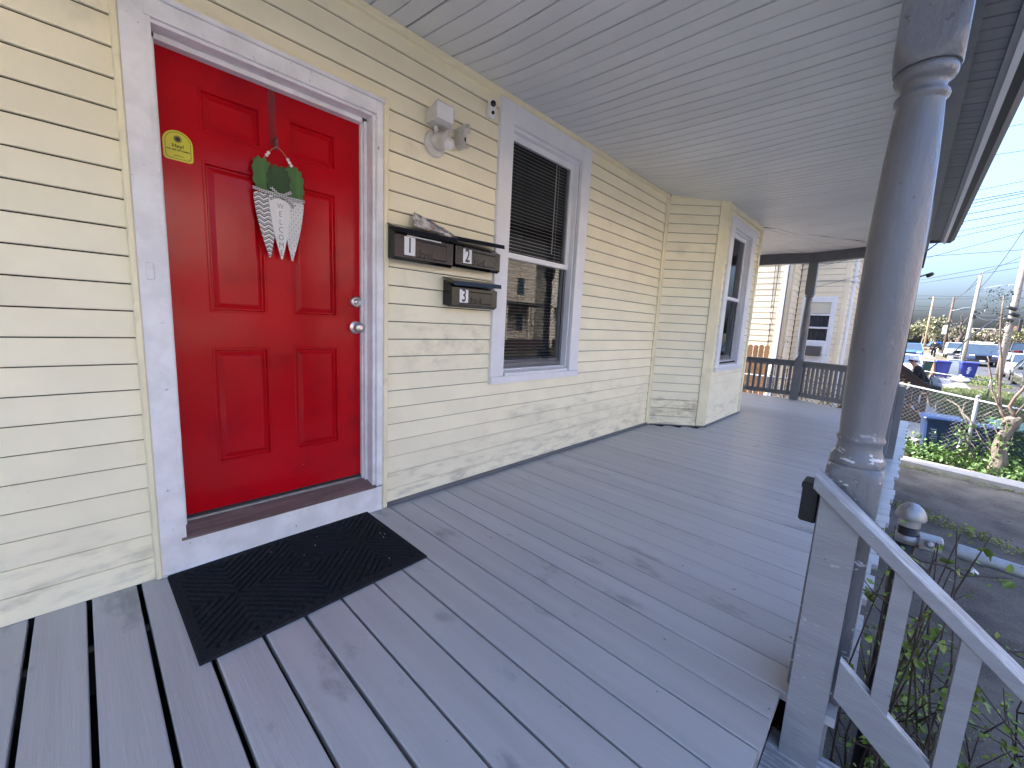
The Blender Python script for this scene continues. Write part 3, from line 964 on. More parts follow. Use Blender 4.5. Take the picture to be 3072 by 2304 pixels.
c1 = turned_column(1.685, -2.172, 'porch_column', 'thick turned grey porch column nearest the steps, paint flaking white at its base', gm='grey')
# grooved pilaster strip on the near face of the block, left of the stair newel
mb = MB()
for a in range(2):
    y0 = -2.101 - a * .0125
    mb.tube([(1.607, y0 - .002, .004), (1.607, y0 - .008, .742)], .0068, 8)
mb.build('reeded_strip', M['grey'], c1)
c2 = turned_column(5.66, -2.182, 'porch_column', 'second turned grey column, mostly hidden behind the nearest column', half=.064)
MB().cbox(5.60, 5.69, -2.302, -2.248, .002, .74, .004).build('side_post', M['grey2'], c2)
turned_column(8.735, -2.17, 'porch_column', 'third turned grey column at the bend of the far railing')
turned_column(9.31, -.845, 'porch_column', 'slim turned grey column at the far corner of the porch between two railings')

# black box screwed to the side of the near column
bx = thing('lock_box', 'small black box fixed low on the house side of the nearest column', 'box', (1.66, -2.09, .57))
MB().cbox(1.622, 1.70, -2.101, -2.052, .575, .70, .006).build('box_body', M['black_matte'], bx)
MB().cbox(1.620, 1.702, -2.101, -2.049, .686, .708, .004).build('box_lid', M['black_matte'], bx)

# ================================================================== porch railings at the far end
def railing(A, B, zt, name, label, nb, group='porch railings'):
    A, B = Vector(A), Vector(B)
    d = (B - A).normalized(); L = (B - A).length
    n = Vector((d.y, -d.x))
    t = thing(name, label, 'railing', (A.x, A.y, 0), group)
    def bar(s0, s1, w, z0, z1, nm, c=.004):
        q = [A + d * s0 - n * w, A + d * s1 - n * w, A + d * s1 + n * w, A + d * s0 + n * w]
        MB().hexa([(*p, z0) for p in q] + [(*p, z1) for p in q]).build(nm, M['dark_grey'], t)
    bar(.0, L, .045, zt - .028, zt, 'top_rail')
    bar(.0, L, .02, zt - .115, zt - .0285, 'top_rail')
    bar(.0, L, .02, .07, .15, 'bottom_rail')
    for k in range(nb):
        s = L * (k + .5) / nb
        bar(s - .02, s + .02, .0185, .1505, zt - .1155, 'baluster')
    return t
railing((9.31, -.775), (9.31, 1.10), .735, 'porch_railing', 'dark grey railing left of the slim far column, in front of the picket fence', 19)
railing((9.282, -.915), (8.765, -2.10), .735, 'porch_railing', 'dark grey railing right of the slim far column, running behind the thick column', 17)

# ================================================================== stair railing
sr = thing('stair_railing', 'worn grey wooden handrail with square balusters dropping beside the steps', 'stair railing', (1.53, -2.17, -.185))
SL = -.84     # drop per metre outwards
RX0, RX1 = 1.502, 1.542
def railz(y, z0): return z0 + (y + 2.10) * (-SL)
def slant(y0, y1, z0, h, x0, x1, nm, c=.003):
    prof = [(0, c), (c, 0), (h - c, 0), (h, c), (h, (x1 - x0) - c), (h - c, x1 - x0), (c, x1 - x0), (0, (x1 - x0) - c)]
    return MB().prism(prof, lambda t, u, v: (x0 + v, t, railz(t, z0) + u), y0, y1, 6).build(nm, M['rail'], sr)
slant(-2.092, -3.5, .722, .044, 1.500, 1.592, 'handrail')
slant(-2.222, -3.5, .205, .125, RX0 + .004, RX1 - .004, 'bottom_rail')
mb = MB()
a0, a1 = -2.112, -2.212
zz = lambda y: railz(y, .722) - .003
mb.hexa([(1.515, a0, -.185), (1.592, a0, -.185), (1.592, a1, -.185), (1.515, a1, -.185), (1.515, a0, zz(a0)), (1.592, a0, zz(a0)), (1.592, a1, zz(a1)), (1.515, a1, zz(a1))])
mb.build('newel_post', M['rail'], sr)
for k in range(9):
    y = -2.32 - .142 * k
    z0, z1 = railz(y, .205) + .12, railz(y, .722)
    q0, q1 = y + .020, y - .020
    MB().hexa([(1.507, q0, railz(q0, .21) + .1), (1.538, q0, railz(q0, .21) + .1), (1.538, q1, railz(q1, .21) + .1), (1.507, q1, railz(q1, .21) + .1),
               (1.507, q0, railz(q0, .726)), (1.538, q0, railz(q0, .726)), (1.538, q1, railz(q1, .726)), (1.507, q1, railz(q1, .726))]).build('baluster', M['rail'], sr)
mb = MB()
for y, dz in ((-2.20, .04), (-2.24, .07), (-2.30, .03), (-2.42, .05), (-2.17, .055)):
    mb.lathe([(.0035, 0), (.0035, .0015), (0, .002)], 8, (1.5, y, railz(y, .722) + min(dz, .03)), (-1, 0, 0))
mb.build('nail_heads', M['rail'], sr)['kind'] = 'stuff'

# ================================================================== things on and beside the door
mat_o = thing('doormat', 'black carpet doormat with diamond ribs lying before the red door', 'doormat', (.68, -.34, .002))
nx, ny = 210, 150
qa, qb, qc, qd = Vector((.213, -.688)), Vector((1.141, -.655)), Vector((1.152, -.004)), Vector((.212, -.036))
mb = MB()
def tri(v, p):
    v = abs(v) % p
    return min(v, p - v)
for j in range(ny + 1):
    for i in range(nx + 1):
        u, v = i / nx, j / ny
        p = (qa * (1 - u) + qb * u) * (1 - v) + (qd * (1 - u) + qc * u) * v
        X, Y = (u - .5) * .93, (v - .5) * .655
        e = min(.465 - abs(X), .3275 - abs(Y))
        z = .0115
        if e > .035:
            q = tri(X, .56) + tri(Y, .56)
            if (q % .040) > .027:
                z -= .0085
            z += .0025
        z += rnd.uniform(-.0004, .0004)
        if e < .004: z = .0025
        mb.v.append(Vector((p.x, p.y, z)))
for j in range(ny):
    for i in range(nx):
        k = j * (nx + 1) + i
        mb.f.append([k, k + 1, k + nx + 2, k + nx + 1])
mb.build('mat_pad', M['mat'], mat_o, False, fix=False)
mb = MB()
for k in range(26):
    u, v = rnd.random(), rnd.random()
    if k < 8: u, v = .93 + rnd.uniform(-.02, .02), .5 + rnd.uniform(-.06, .06)
    p = (qa * (1 - u) + qb * u) * (1 - v) + (qd * (1 - u) + qc * u) * v
    r = rnd.uniform(.001, .0026)
    mb.lathe([(r, 0), (r * .7, r), (0, r * 1.2)], 6, (p.x, p.y, .0085))
mb.build('crumbs', M['label'], mat_o)['kind'] = 'stuff'

# clear over-door strap and hook
hk = thing('door_hook', 'clear plastic over-door strap with hook on the red door', 'hook', (.732, .085, 1.95))
MB().box(.716, .748, DY - .004, DY - .001, 1.955, 2.2226).build('strap', M['clear'], hk)
MB().tube([(.738, DY - .005, 1.985), (.738, DY - .007, 1.95), (.738, DY - .018, 1.938), (.739, DY - .030, 1.944), (.740, DY - .034, 1.972), (.741, DY - .030, 1.985)], .0065, 8).build('hook', M['clear'], hk, True)

# hanging wooden carrots
orn = thing('carrot_ornament', 'three flat wooden carrots with WELCOME lettering hanging on the red door', 'door ornament', (.745, .06, 1.66))
def outline(pts, y0, y1, nm, mat, par=orn):
    return MB().prism(pts, lambda t, u, v: (u, t, v), y0, y1).build(nm, mat, par)
def carrot_pts(cx, tipx, zt, ztip, hw):
    L, Rr = [], []
    for k in range(13):
        f = k / 12
        z = zt + (ztip - zt) * f
        hwk = hw * (1 - f ** 1.7 * .93) * (1 if f > .06 else .90 + f * 1.6)
        c_ = cx + (tipx - cx) * f
        L.append((c_ - hwk, z)); Rr.append((c_ + hwk, z))
    tip = [(tipx - .005, ztip - .003), (tipx, ztip - .005), (tipx + .005, ztip - .003)]
    return L + tip + Rr[::-1]
def leaf_pts(cx, cz, wd, ht, n, lean=0, drop=.35):
    pts = []
    for k in range(n):
        a = 2 * pi * k / n
        ca, sa = math.cos(a), math.sin(a)
        r = 1.0 - .12 * (k % 3 == 0) + .02 * (k % 3 == 1)
        ex = abs(ca) ** .75 * (1 if ca > 0 else -1)
        ez = abs(sa) ** .75 * (1 if sa > 0 else -1)
        pts.append((cx + ex * wd * r + lean * (ez), cz + ez * ht * r))
    return pts
YO = .058
outline(leaf_pts(.675, 1.800, .044, .082, 36, -.004), YO, YO + .005, 'carrot_leaf', M['green_white'])
outline(leaf_pts(.812, 1.797, .046, .082, 36, -.004), YO, YO + .005, 'carrot_leaf', M['green_white'])
outline(leaf_pts(.742, 1.785, .052, .078, 36), YO - .006, YO - .001, 'carrot_leaf', M['dark_green'])
a1_ = outline(carrot_pts(.681, .694, 1.722, 1.437, .050), YO, YO + .005, 'carrot', M['chevron'])
a2_ = outline(carrot_pts(.743, .745, 1.722, 1.434, .049), YO - .006, YO - .001, 'carrot', M['carrot_white'])
a3_ = outline(carrot_pts(.806, .795, 1.722, 1.433, .050), YO, YO + .005, 'carrot', M['dotgrid'])
for k, ch in enumerate('WELCOME'):
    text_on(ch, .039 if k else .036, (.744, YO - .0068, 1.676 - k * .0365), a2_, M['ink'], sx=.78, offset=-.0006, name='letter')
outline([(.628, 1.742), (.628, 1.728), (.745, 1.716), (.856, 1.716), (.856, 1.730), (.745, 1.731)], YO - .009, YO - .0075, 'ribbon', M['gingham'])
mb = MB()
for pts in ([(.745, 1.727), (.708, 1.757), (.697, 1.748), (.738, 1.722)], [(.745, 1.727), (.789, 1.757), (.797, 1.744), (.752, 1.720)],
            [(.745, 1.727), (.703, 1.694), (.695, 1.704), (.736, 1.731)], [(.745, 1.727), (.802, 1.682), (.810, 1.690), (.752, 1.734)], [(.736, 1.735), (.754, 1.735), (.754, 1.717), (.736, 1.717)]):
    mb.prism(pts, lambda t, u, v: (u, t, v), YO - .014 - rnd.uniform(0, .001), YO - .0095)
mb.build('bow', M['gingham'], orn)
cord = [(.680, YO, 1.878), (.697, YO - .006, 1.902), (.715, YO - .01, 1.926), (.738, YO - .004, 1.945), (.760, YO - .01, 1.926), (.785, YO - .006, 1.900), (.803, YO, 1.875)]
MB().tube(cord, .0016, 5).build('cord', M['twine'], orn)
for p in ((.692, 1.893), (.700, 1.906), (.784, 1.900), (.791, 1.888), (.799, 1.876)):
    MB().lathe([(.002, -.0075), (.0062, -.004), (.0076, 0), (.0062, .004), (.002, .0075)], 12, (p[0], YO - .006, p[1])).build('bead', M['label'], orn, True)

# ---- mailboxes
def mailbox(x0, x1, z0, z1, num, label, lid_up, lid_tilt=0.0):
    yb, yf = -.018, -.110
    t = thing('mailbox', label, 'mailbox', ((x0 + x1) / 2, yb, z0), 'black numbered mailboxes')
    # body: deeper at the top front, slanted bottom edge
    prof = [(yb, z0 + .012), (yb, z1 + .045), (yb - .012, z1 + .040), (yf, z1), (yf - .001, z0 + .016), (yf + .022, z0)]
    o = MB().prism(prof, lambda s, u, v: (s, u, v), x0, x1).build('mailbox_body', M['black'], t)
    # raised panel with pressed edge on the front
    MB().loft([[(x0 + .05 + k, yf - y_, z0 + .026 + k), (x1 - .05 - k, yf - y_, z0 + .026 + k), (x1 - .05 - k, yf - y_, z1 - .018 - k), (x0 + .05 + k, yf - y_, z1 - .018 - k)] for k, y_ in ((0, .0002), (.006, .004))], cap=True).build('front_panel', M['black'], t)
    # lid hinged at the wall
    zh = z1 + .062
    dz = lid_up
    lp = [(yb, zh), (yb, zh + .004), (yf - .030, z1 + .014 + dz), (yf - .034, z1 - .012 + dz), (yf - .031, z1 - .012 + dz), (yf - .027, z1 + .010 + dz)]
    sk = lid_tilt
    MB().prism(lp, lambda s, u, v: (s, u, v + sk * (s - x0) * (1 if u < yb - .01 else .3)), x0 - .008, x1 + .008).build('mailbox_lid', M['black'], t)
    nx_ = x0 + .095
    MB().box(nx_ - .036, nx_ + .036, yf - .0052, yf - .0042, z0 + .030, z1 - .010).build('number_sticker', M['label'], t)
    zc_ = (z0 + .030 + z1 - .010) / 2
    text_on(num, .115, (nx_, yf - .0056, zc_), t, M['ink'], sx=.72, offset=.0016, name='numeral')
    text_on('Mail', .060, ((x0 + x1) / 2 + .005, yf - .0042, z0 + .046), t, M['emboss'], extrude=.003, sx=1.0, name='embossed_lettering')
    return t
mailbox(1.268, 1.678, 1.495, 1.636, '1', 'black mailbox numbered 1, stuffed with papers, beside the door frame', .012, .02)
mailbox(1.696, 2.090, 1.508, 1.636, '2', 'black mailbox numbered 2 with its lid raised, beside the window', .035, .03)
mailbox(1.678, 2.076, 1.258, 1.382, '3', 'black mailbox numbered 3, lowest of the mailboxes', .020, .03)
pp = thing('mail_papers', 'folded colour flyers sticking out of mailbox 1', 'papers', (1.52, -.06, 1.70))
MB().hexa([(1.40, -.10, 1.695), (1.72, -.115, 1.672), (1.66, -.035, 1.735), (1.43, -.03, 1.765), (1.40, -.103, 1.700), (1.72, -.118, 1.677), (1.66, -.036, 1.741), (1.43, -.032, 1.771)]).build('flyer', M['paper'], pp)
MB().hexa([(1.43, -.09, 1.702), (1.66, -.10, 1.684), (1.58, -.04, 1.752), (1.44, -.03, 1.786), (1.43, -.093, 1.706), (1.66, -.103, 1.688), (1.58, -.042, 1.756), (1.44, -.033, 1.790)]).build('flyer', M['paper'], pp)
MB().box(1.345, 1.58, -.1185, -.030, 1.628, 1.634).build('envelope', M['label'], pp)

# ---- motion flood light
fl = thing('flood_light', 'old white motion sensor flood light with two heads, one broken', 'wall light', (1.585, -.012, 2.21))
fc = Vector((1.588, -.012, 2.212))
smooth_by_angle(MB().lathe([(.074, 0), (.074, .012), (.069, .020), (.050, .026), (0, .028)], 32, fc, (0, -1, 0)).build('base_plate', M['plastic_white'], fl), 40)
smooth_by_angle(MB().lathe([(.046, 0), (.048, .03), (.047, .06), (.042, .085), (.030, .094), (0, .096)], 24, fc + Vector((.004, -.024, .012)), (.12, -1, -.16)).build('sensor_housing', M['plastic_white'], fl), 40)
smooth_by_angle(MB().lathe([(.030, 0), (.032, .018), (.028, .034), (.016, .044), (0, .047)], 20, fc + Vector((.018, -.098, -.012)), (.25, -1, -.55)).build('sensor_lens', M['plastic_clean'], fl), 40)
MB().tube([fc + Vector((.03, -.05, .05)), fc + Vector((.06, -.055, .085)), fc + Vector((.105, -.05, .095))], .012, 8).build('arm', M['plastic_white'], fl, True)
MB().tube([fc + Vector((-.02, -.05, .04)), fc + Vector((-.035, -.06, .09))], .012, 8).build('arm', M['plastic_white'], fl, True)
mb = MB()
hc = fc + Vector((-.028, -.078, .118))
prof = [(-.062, -.042), (.062, -.048), (.066, .030), (.050, .044), (-.050, .050), (-.064, .036)]
mb.loft([[(hc.x + a * k, hc.y + yy, hc.z + b * k + (.012 if yy < -.05 else 0)) for a, b in prof] for yy, k in ((.06, .55), (.04, .9), (-.03, 1.0), (-.062, 1.04))])
hd_ = mb.build('lamp_head', M['plastic_white'], fl)
MB().box(hc.x - .055, hc.x + .055, hc.y - .066, hc.y - .0625, hc.z - .032, hc.z + .05).build('lens', M['plastic_clean'], hd_)
h2 = fc + Vector((.150, -.05, .085))
mb = MB()
for k in range(10):
    a0, a1 = -pi * .62 + k * pi * 1.24 / 10, -pi * .62 + (k + 1) * pi * 1.24 / 10
    q = lambda a, r, yy: (h2.x + .03 - r * math.cos(a) * .55, h2.y + yy, h2.z + r * math.sin(a))
    mb.hexa([q(a0, .064, .035), q(a1, .064, .035), q(a1, .064, -.05), q(a0, .064, -.05), q(a0, .069, .035), q(a1, .069, .035), q(a1, .069, -.05), q(a0, .069, -.05)])
mb.build('broken_lamp_shell', M['plastic_white'], fl)
mb = MB()
for pts in ([(0, .0), (.05, .02), (.075, .06), (.03, .07)], [(.03, .07), (.075, .06), (.07, .03), (.045, .02)], [(.01, -.02), (.045, .01), (.04, .05), (.0, .04)]):
    b_ = rnd.uniform(-.03, .02)
    mb.prism([(h2.x + p, h2.z + q_) for p, q_ in pts], lambda t, u, v: (u, t, v), h2.y + b_, h2.y + b_ + .003)
mb.build('lens_shard', M['plastic_white'], fl)
MB().cbox(h2.x + .005, h2.x + .04, h2.y - .025, h2.y + .03, h2.z - .03, h2.z + .012, .006).build('lamp_socket', M['black_matte'], fl)

# ---- security camera
sc_ = thing('security_camera', 'small white security camera with two dark lenses under the porch ceiling', 'security camera', (2.015, -.02, 2.56))
cp = Vector((2.012, -.050, 2.555))
aim = Vector((-.35, -1, -.25)).normalized()
right_ = aim.cross(Vector((0, 0, 1))).normalized()
upv = right_.cross(aim)
tilt = (upv + right_ * .10).normalized()
def cap_ring(k, f):
    out = []
    for q in range(24):
        a = 2 * pi * q / 24
        out.append(cp + aim * f + right_ * (.0235 * k * math.cos(a)) + tilt * ((.0235 * k * math.sin(a)) + (.033 if math.sin(a) > 0 else -.033)))
    return out
smooth_by_angle(MB().loft([cap_ring(.8, -.022), cap_ring(1, -.016), cap_ring(1, .014), cap_ring(.86, .021), cap_ring(.5, .022)]).build('camera_body', M['plastic_clean'], sc_), 50)
MB().lathe([(.0185, 0), (.0185, .004), (.015, .005), (0, .0052)], 22, cp + aim * .0215 + tilt * .028, aim).build('lens', M['black'], sc_, True)
MB().lathe([(.011, 0), (.011, .004), (0, .0045)], 18, cp + aim * .0215 - tilt * .022, aim).build('sensor', M['black'], sc_, True)
MB().tube([cp - aim * .02, (2.0, -.012, 2.535)], [.010, .014], 10).build('bracket', M['plastic_clean'], sc_, True)

# ================================================================== leaf-piece helpers
def leaf_mesh(name, L, W, mat, fold=.25):
    mb = MB()
    prof = [(0, 0), (.18, .32), (.42, .5), (.68, .40), (.88, .2), (1, 0)]
    for sgn in (1, -1):
        for (a, wa), (b, wb) in zip(prof, prof[1:]):
            p = [(a * L, 0, -.12 * L * a * a), (b * L, 0, -.12 * L * b * b), (b * L, sgn * wb * W, fold * wb * W - .12 * L * b * b), (a * L, sgn * wa * W, fold * wa * W - .12 * L * a * a)]
            mb.poly(p if sgn > 0 else p[::-1])
    return mb.mesh(name, mat, True)

def rand_rot(up=.4):
    z = Vector((rnd.gauss(0, 1), rnd.gauss(0, 1), rnd.gauss(0, .6) + up)).normalized()
    x = z.orthogonal().normalized()
    m = Matrix((x, z.cross(x), z)).transposed()
    return m @ Matrix.Rotation(rnd.uniform(0, 2 * pi), 3, 'Z')

def tuft_mb(mb, p, s, n, up=.5, wide=.45):   # loose little leaves round a point
    for _ in range(n):
        r = rand_rot(up) * 1.0
        q = Vector(p) + Vector((rnd.gauss(0, s * .6), rnd.gauss(0, s * .6), rnd.gauss(0, s * .5)))
        L = s * rnd.uniform(.5, 1.1)
        a, b, c_, d_ = Vector((0, 0, 0)), Vector((L * .5, L * wide * .5, L * .08)), Vector((L, 0, 0)), Vector((L * .5, -L * wide * .5, L * .08))
        mb.poly([q + r @ v for v in (a, b, c_, d_)])

def branch(pts, jit):
    out = []
    for a, b in zip(pts, pts[1:]):
        a, b = Vector(a), Vector(b)
        out.append(a)
        out.append(a.lerp(b, .5) + Vector((rnd.uniform(-jit, jit), rnd.uniform(-jit, jit), rnd.uniform(-jit, jit))))
    out.append(Vector(pts[-1]))
    return out

# ================================================================== shrub beside the steps
shrub = thing('shrub', 'tangled twiggy shrub with young green leaves behind the stair handrail', 'shrub', (2.2, -2.6, -1.1))
leafs = [leaf_mesh('leaf', .042, .030, M['leaf']), leaf_mesh('leaf', .034, .026, M['leaf']), leaf_mesh('leaf', .026, .018, M['leaf'])]
tips = []
for k in range(50):
    base = Vector((rnd.uniform(1.75, 2.7), rnd.uniform(-3.2, -2.42), -1.1))
    hgt = rnd.uniform(.75, 1.35) if k > 5 else rnd.uniform(1.4, 1.62)
    top = base + Vector((rnd.uniform(-.22, .25), rnd.uniform(-.28, .28), hgt))
    if k < 10:
        base = Vector((rnd.uniform(1.72, 1.95), rnd.uniform(-2.42, -2.30), -1.1))
        top = Vector((rnd.uniform(1.72, 1.95), rnd.uniform(-2.46, -2.29), rnd.uniform(.25, .62)))
    mid = base.lerp(top, .5) + Vector((rnd.uniform(-.12, .12), rnd.uniform(-.12, .12), .05))
    pts = branch([base, mid, top], .05)
    MB().tube(pts, [.006 - .0042 * i / (len(pts) - 1) for i in range(len(pts))], 5).build('stem', M['twig'], shrub, True)
    for q in range(rnd.randint(3, 6)):
        f = rnd.uniform(.35, .98)
        i = min(int(f * (len(pts) - 1)), len(pts) - 2)
        p = pts[i].lerp(pts[i + 1], f * (len(pts) - 1) - i)
        e = p + Vector((rnd.uniform(-.2, .2), rnd.uniform(-.2, .2), rnd.uniform(.0, .22)))
        tw = branch([p, e], .035)
        MB().tube(tw, [.0032, .0024, .0013], 4).build('twig', M['twig'], shrub, True)
        tips += [tw[1], tw[2], tw[2].lerp(tw[1], .5)]
    tips += pts[2:]
rnd.shuffle(tips)
n = 0
for p in tips:
    if n >= 290: break
    if p.z < -.75: continue
    for _ in range(rnd.choice((1, 2, 2, 3))):
        if n >= 290: break
        o = bpy.data.objects.new('leaf', rnd.choice(leafs))
        col.objects.link(o)
        o.parent = shrub
        o.matrix_parent_inverse = Matrix.Translation(-Vector(shrub.location))
        o.matrix_basis = Matrix.Translation(p + Vector((rnd.gauss(0, .012), rnd.gauss(0, .012), rnd.gauss(0, .012)))) @ (rand_rot(.8).to_4x4()) @ Matrix.Scale(rnd.uniform(.7, 1.15), 4)
        n += 1
mb = MB()
for p in tips[150:]:
    tuft_mb(mb, p, .026, 3, .8, .7)
mb.build('small_leaves', M['leaf'], shrub, fix=False)['kind'] = 'stuff'
mb = MB()
for k in range(1500):
    x, y = rnd.uniform(1.6, 3.2), rnd.uniform(-3.8, -2.35)
    tuft_mb(mb, (x, y, -1.08 + rnd.uniform(0, .05)), .03, 2, .8, .5)
tag(mb.build('ground_leaves', M['ivy'], fix=False), kind='stuff')

# dead leaves caught beside the newel
mb = MB()
for k in range(26):
    tuft_mb(mb, (1.575 + rnd.uniform(-.03, .03), -2.115 + rnd.uniform(-.03, .03), -.178 + rnd.uniform(0, .012)), .018, 1, 1.2, .6)
tag(mb.build('dead_leaves', P('dry brown leaves', (.16, .09, .045), .8, .3, 30), fix=False), kind='stuff')

# ================================================================== gate post and pipe
gp = thing('gate_post', 'steel fence post with rusty dome cap and a pipe rail behind the handrail', 'fence post', (2.08, -2.335, -1.1))
gx, gy, gz = 2.08, -2.335, .520
MB().tube([(gx, gy, -1.1), (gx, gy, gz)], .028, 16).build('post', M['black_matte'], gp, True)
cap = MB().lathe([(.031, 0), (.031, .028), (.042, .030), (.044, .036), (.041, .052), (.032, .070), (.018, .083), (0, .087)], 24, (gx, gy, gz - .012)).build('post_cap', M['galv'], gp)
smooth_by_angle(cap, 50)
MB().lathe([(.033, 0), (.033, .03)], 18, (gx, gy, gz - .075)).build('clamp_band', M['galv'], gp, True)
e0, e1 = Vector((gx + .02, gy - .045, gz - .058)), Vector((1.95, -3.6, .43))
dv = (e1 - e0).normalized()
MB().cbox(gx - .02, gx + .04, gy - .095, gy - .028, gz - .085, gz - .035, .006).build('rail_bracket', M['galv'], gp)
MB().lathe([(.012, 0), (.012, .012), (.006, .02), (0, .021)], 8, (gx - .02, gy - .06, gz - .055), (-1, 0, .3)).build('bolt', M['galv'], gp)
st_ = e0 + dv * .085
smooth_by_angle(MB().tube([st_, st_ + dv * .07], .0265, 18).build('rail_cup', M['galv'], gp), 50)
smooth_by_angle(MB().tube([st_ + dv * .055, e1], .0215, 18).build('pipe_rail', M['galv'], gp), 50)

# ================================================================== weeds, ivy, lawns
def blades(name, mat, spots, h, n, kind='stuff', wd=.012, lean=.5):
    mb = MB()
    for (x, y, s) in spots:
        z = ground_z(x) + .01
        for _ in range(n):
            bx_, by_ = x + rnd.gauss(0, s), y + rnd.gauss(0, s)
            hh = h * rnd.uniform(.5, 1.2)
            a = rnd.uniform(0, 2 * pi)
            dx, dy = math.cos(a) * wd / 2, math.sin(a) * wd / 2
            lx, ly = rnd.uniform(-lean, lean) * hh, rnd.uniform(-lean, lean) * hh
            mb.poly([(bx_ - dx, by_ - dy, z), (bx_ + dx, by_ + dy, z), (bx_ + lx, by_ + ly, z + hh)])
    return tag(mb.build(name, mat, fix=False), kind=kind)
def leafy(name, mat, spots, s, n, hgt, up=.7):
    mb = MB()
    for (x, y, sp) in spots:
        for _ in range(n):
            tuft_mb(mb, (x + rnd.gauss(0, sp), y + rnd.gauss(0, sp), ground_z(x) + .02 + abs(rnd.gauss(0, hgt))), s, 3, up, .7)
    return tag(mb.build(name, mat, fix=False), kind='stuff')
weedline = [(7.65 + (y + 2.5) * .60 + rnd.uniform(-.06, .06), y, .05) for y in [-2.2 - .05 * k for k in range(54)]]
leafy('crack_weeds', M['weed'], weedline, .032, 9, .035)
edge = [(10.5 + (y + 2.2) * .28 + rnd.uniform(-.08, .05), y, .05) for y in [-2.05 - .05 * k for k in range(60)]]
leafy('edge_grass', M['weed'], edge, .03, 6, .025)
leafy('near_weeds', M['leaf'], [(3.2 + rnd.uniform(-.7, .9), -2.45 + rnd.uniform(-.1, .02), .05) for k in range(40)], .05, 5, .10)
bed = [(11.55 + rnd.uniform(-.55, .5) + (y + 3) * .38, y, .08) for y in [-2.1 - .022 * k for k in range(120)]]
leafy('ivy_ground_cover', M['ivy'], bed, .085, 10, .14)
lawn = []
for k in range(1500):
    x = rnd.uniform(17.8, 28.5)
    y = rnd.uniform(-6.0, -3.15)
    if y < -3.35 - (x - 17.6) * .9 and x < 20.5: pass
    if -3.2 - (28.5 - x) * .02 < y: continue
    lawn.append((x, y, .09))
blades('lawn_grass', M['grass'], lawn, .09, 9, wd=.03)
blades('verge_grass', M['grass'], [(rnd.uniform(31, 37.5), rnd.uniform(-6.2, -4.9), .1) for k in range(260)], .14, 8, wd=.05)
mb = MB()
for k in range(45):
    x, y = rnd.uniform(2.5, 10), rnd.uniform(-4.6, -2.5)
    r = rnd.uniform(.005, .016)
    mb.lathe([(r, 0), (r * .8, r * .7), (0, r)], 5, (x, y, -1.096))
tag(mb.build('pebbles', M['bark'], fix=False), kind='stuff')
for k, (x, y, sx, sy, lab) in enumerate(((6.1, -3.05, .07, .04, 'white paper scrap on the driveway beyond the gate pipe'), (11.05, -3.75, .16, .10, 'white plastic bag lying in the ivy below the pruned tree'))):
    mb = MB()
    t = thing('litter', lab, 'litter', (x, y, -1.09))
    for q in range(8):
        a = q * pi / 4
        mb.poly([(x, y, -1.05 + .02 * (k == 2)), (x + sx * math.cos(a), y + sy * math.sin(a), -1.088 + rnd.uniform(0, .03)), (x + sx * math.cos(a + .8), y + sy * math.sin(a + .8), -1.088 + rnd.uniform(0, .03))])
    mb.build('crumpled_sheet', M['label'], t, fix=False)

# ================================================================== chain-link fences
def chainlink(name, label, A, B, za, zb, base, pitch=.075, posts=(), wr=.0022, rail_r=.02):
    A, B = Vector(A), Vector(B)
    d = (B - A).normalized(); L = (B - A).length
    t = thing(name, label, 'fence', (A.x, A.y, base), 'chain link fences')
    top = lambda s: za + (zb - za) * s / L
    P3 = lambda s, z: Vector((A.x + d.x * s, A.y + d.y * s, z))
    MB().tube([P3(0, top(0)), P3(L, top(L))], rail_r, 10).build('top_rail', M['galv'], t, True)
    for s in posts:
        MB().tube([P3(s, base), P3(s, top(s) + .06)], .03, 12).build('post', M['galv'], t, True)
        MB().lathe([(.034, 0), (.034, .02), (.02, .04), (0, .045)], 12, P3(s, top(s) + .05)).build('post_cap', M['galv'], t, True)
    mb = MB()
    for sg in (1, -1):
        s = -2.0
        while s < L + 2.0:
            pts = []
            # clip the diagonal to the fence rectangle
            h = za - base
            s0, s1 = s, s + sg * h
            lo, hi = max(0, min(s0, s1)), min(L, max(s0, s1))
            if hi - lo > .02:
                f = lambda q: base + .03 + abs(q - s0)
                a_, b_ = (lo, hi) if sg > 0 else (hi, lo)
                p0, p1 = P3(a_, f(a_)), P3(b_, f(b_))
                za_, zb_ = min(p0.z, top(a_) - .015), min(p1.z, top(b_) - .015)
                p0.z, p1.z = za_, zb_
                mb.tube([p0, p1], wr, 3, False)
            s += pitch
    o = mb.build('chain_link_mesh', M['chain'], t, fix=False)
    o['kind'] = 'stuff'
    return t
chainlink('chain_link_fence', 'rusty chain link fence with grey post between the driveway and the blue bins', (12.25, -2.25), (10.55, -4.75), .292, .02, -1.1, posts=(1.33,), pitch=.085)
chainlink('chain_link_fence', 'chain link fence behind the far porch railing, overgrown with vines', (10.9, 1.4), (10.9, -1.7), .25, .22, -1.1, posts=(.1, 3.0), pitch=.085)
chainlink('chain_link_fence', 'low chain link fence at the far side of the neighbouring lawn', (25.3, -3.0), (25.0, -6.0), -.03, -.32, ground_z(25), posts=(1.92,), pitch=.12, wr=.004)

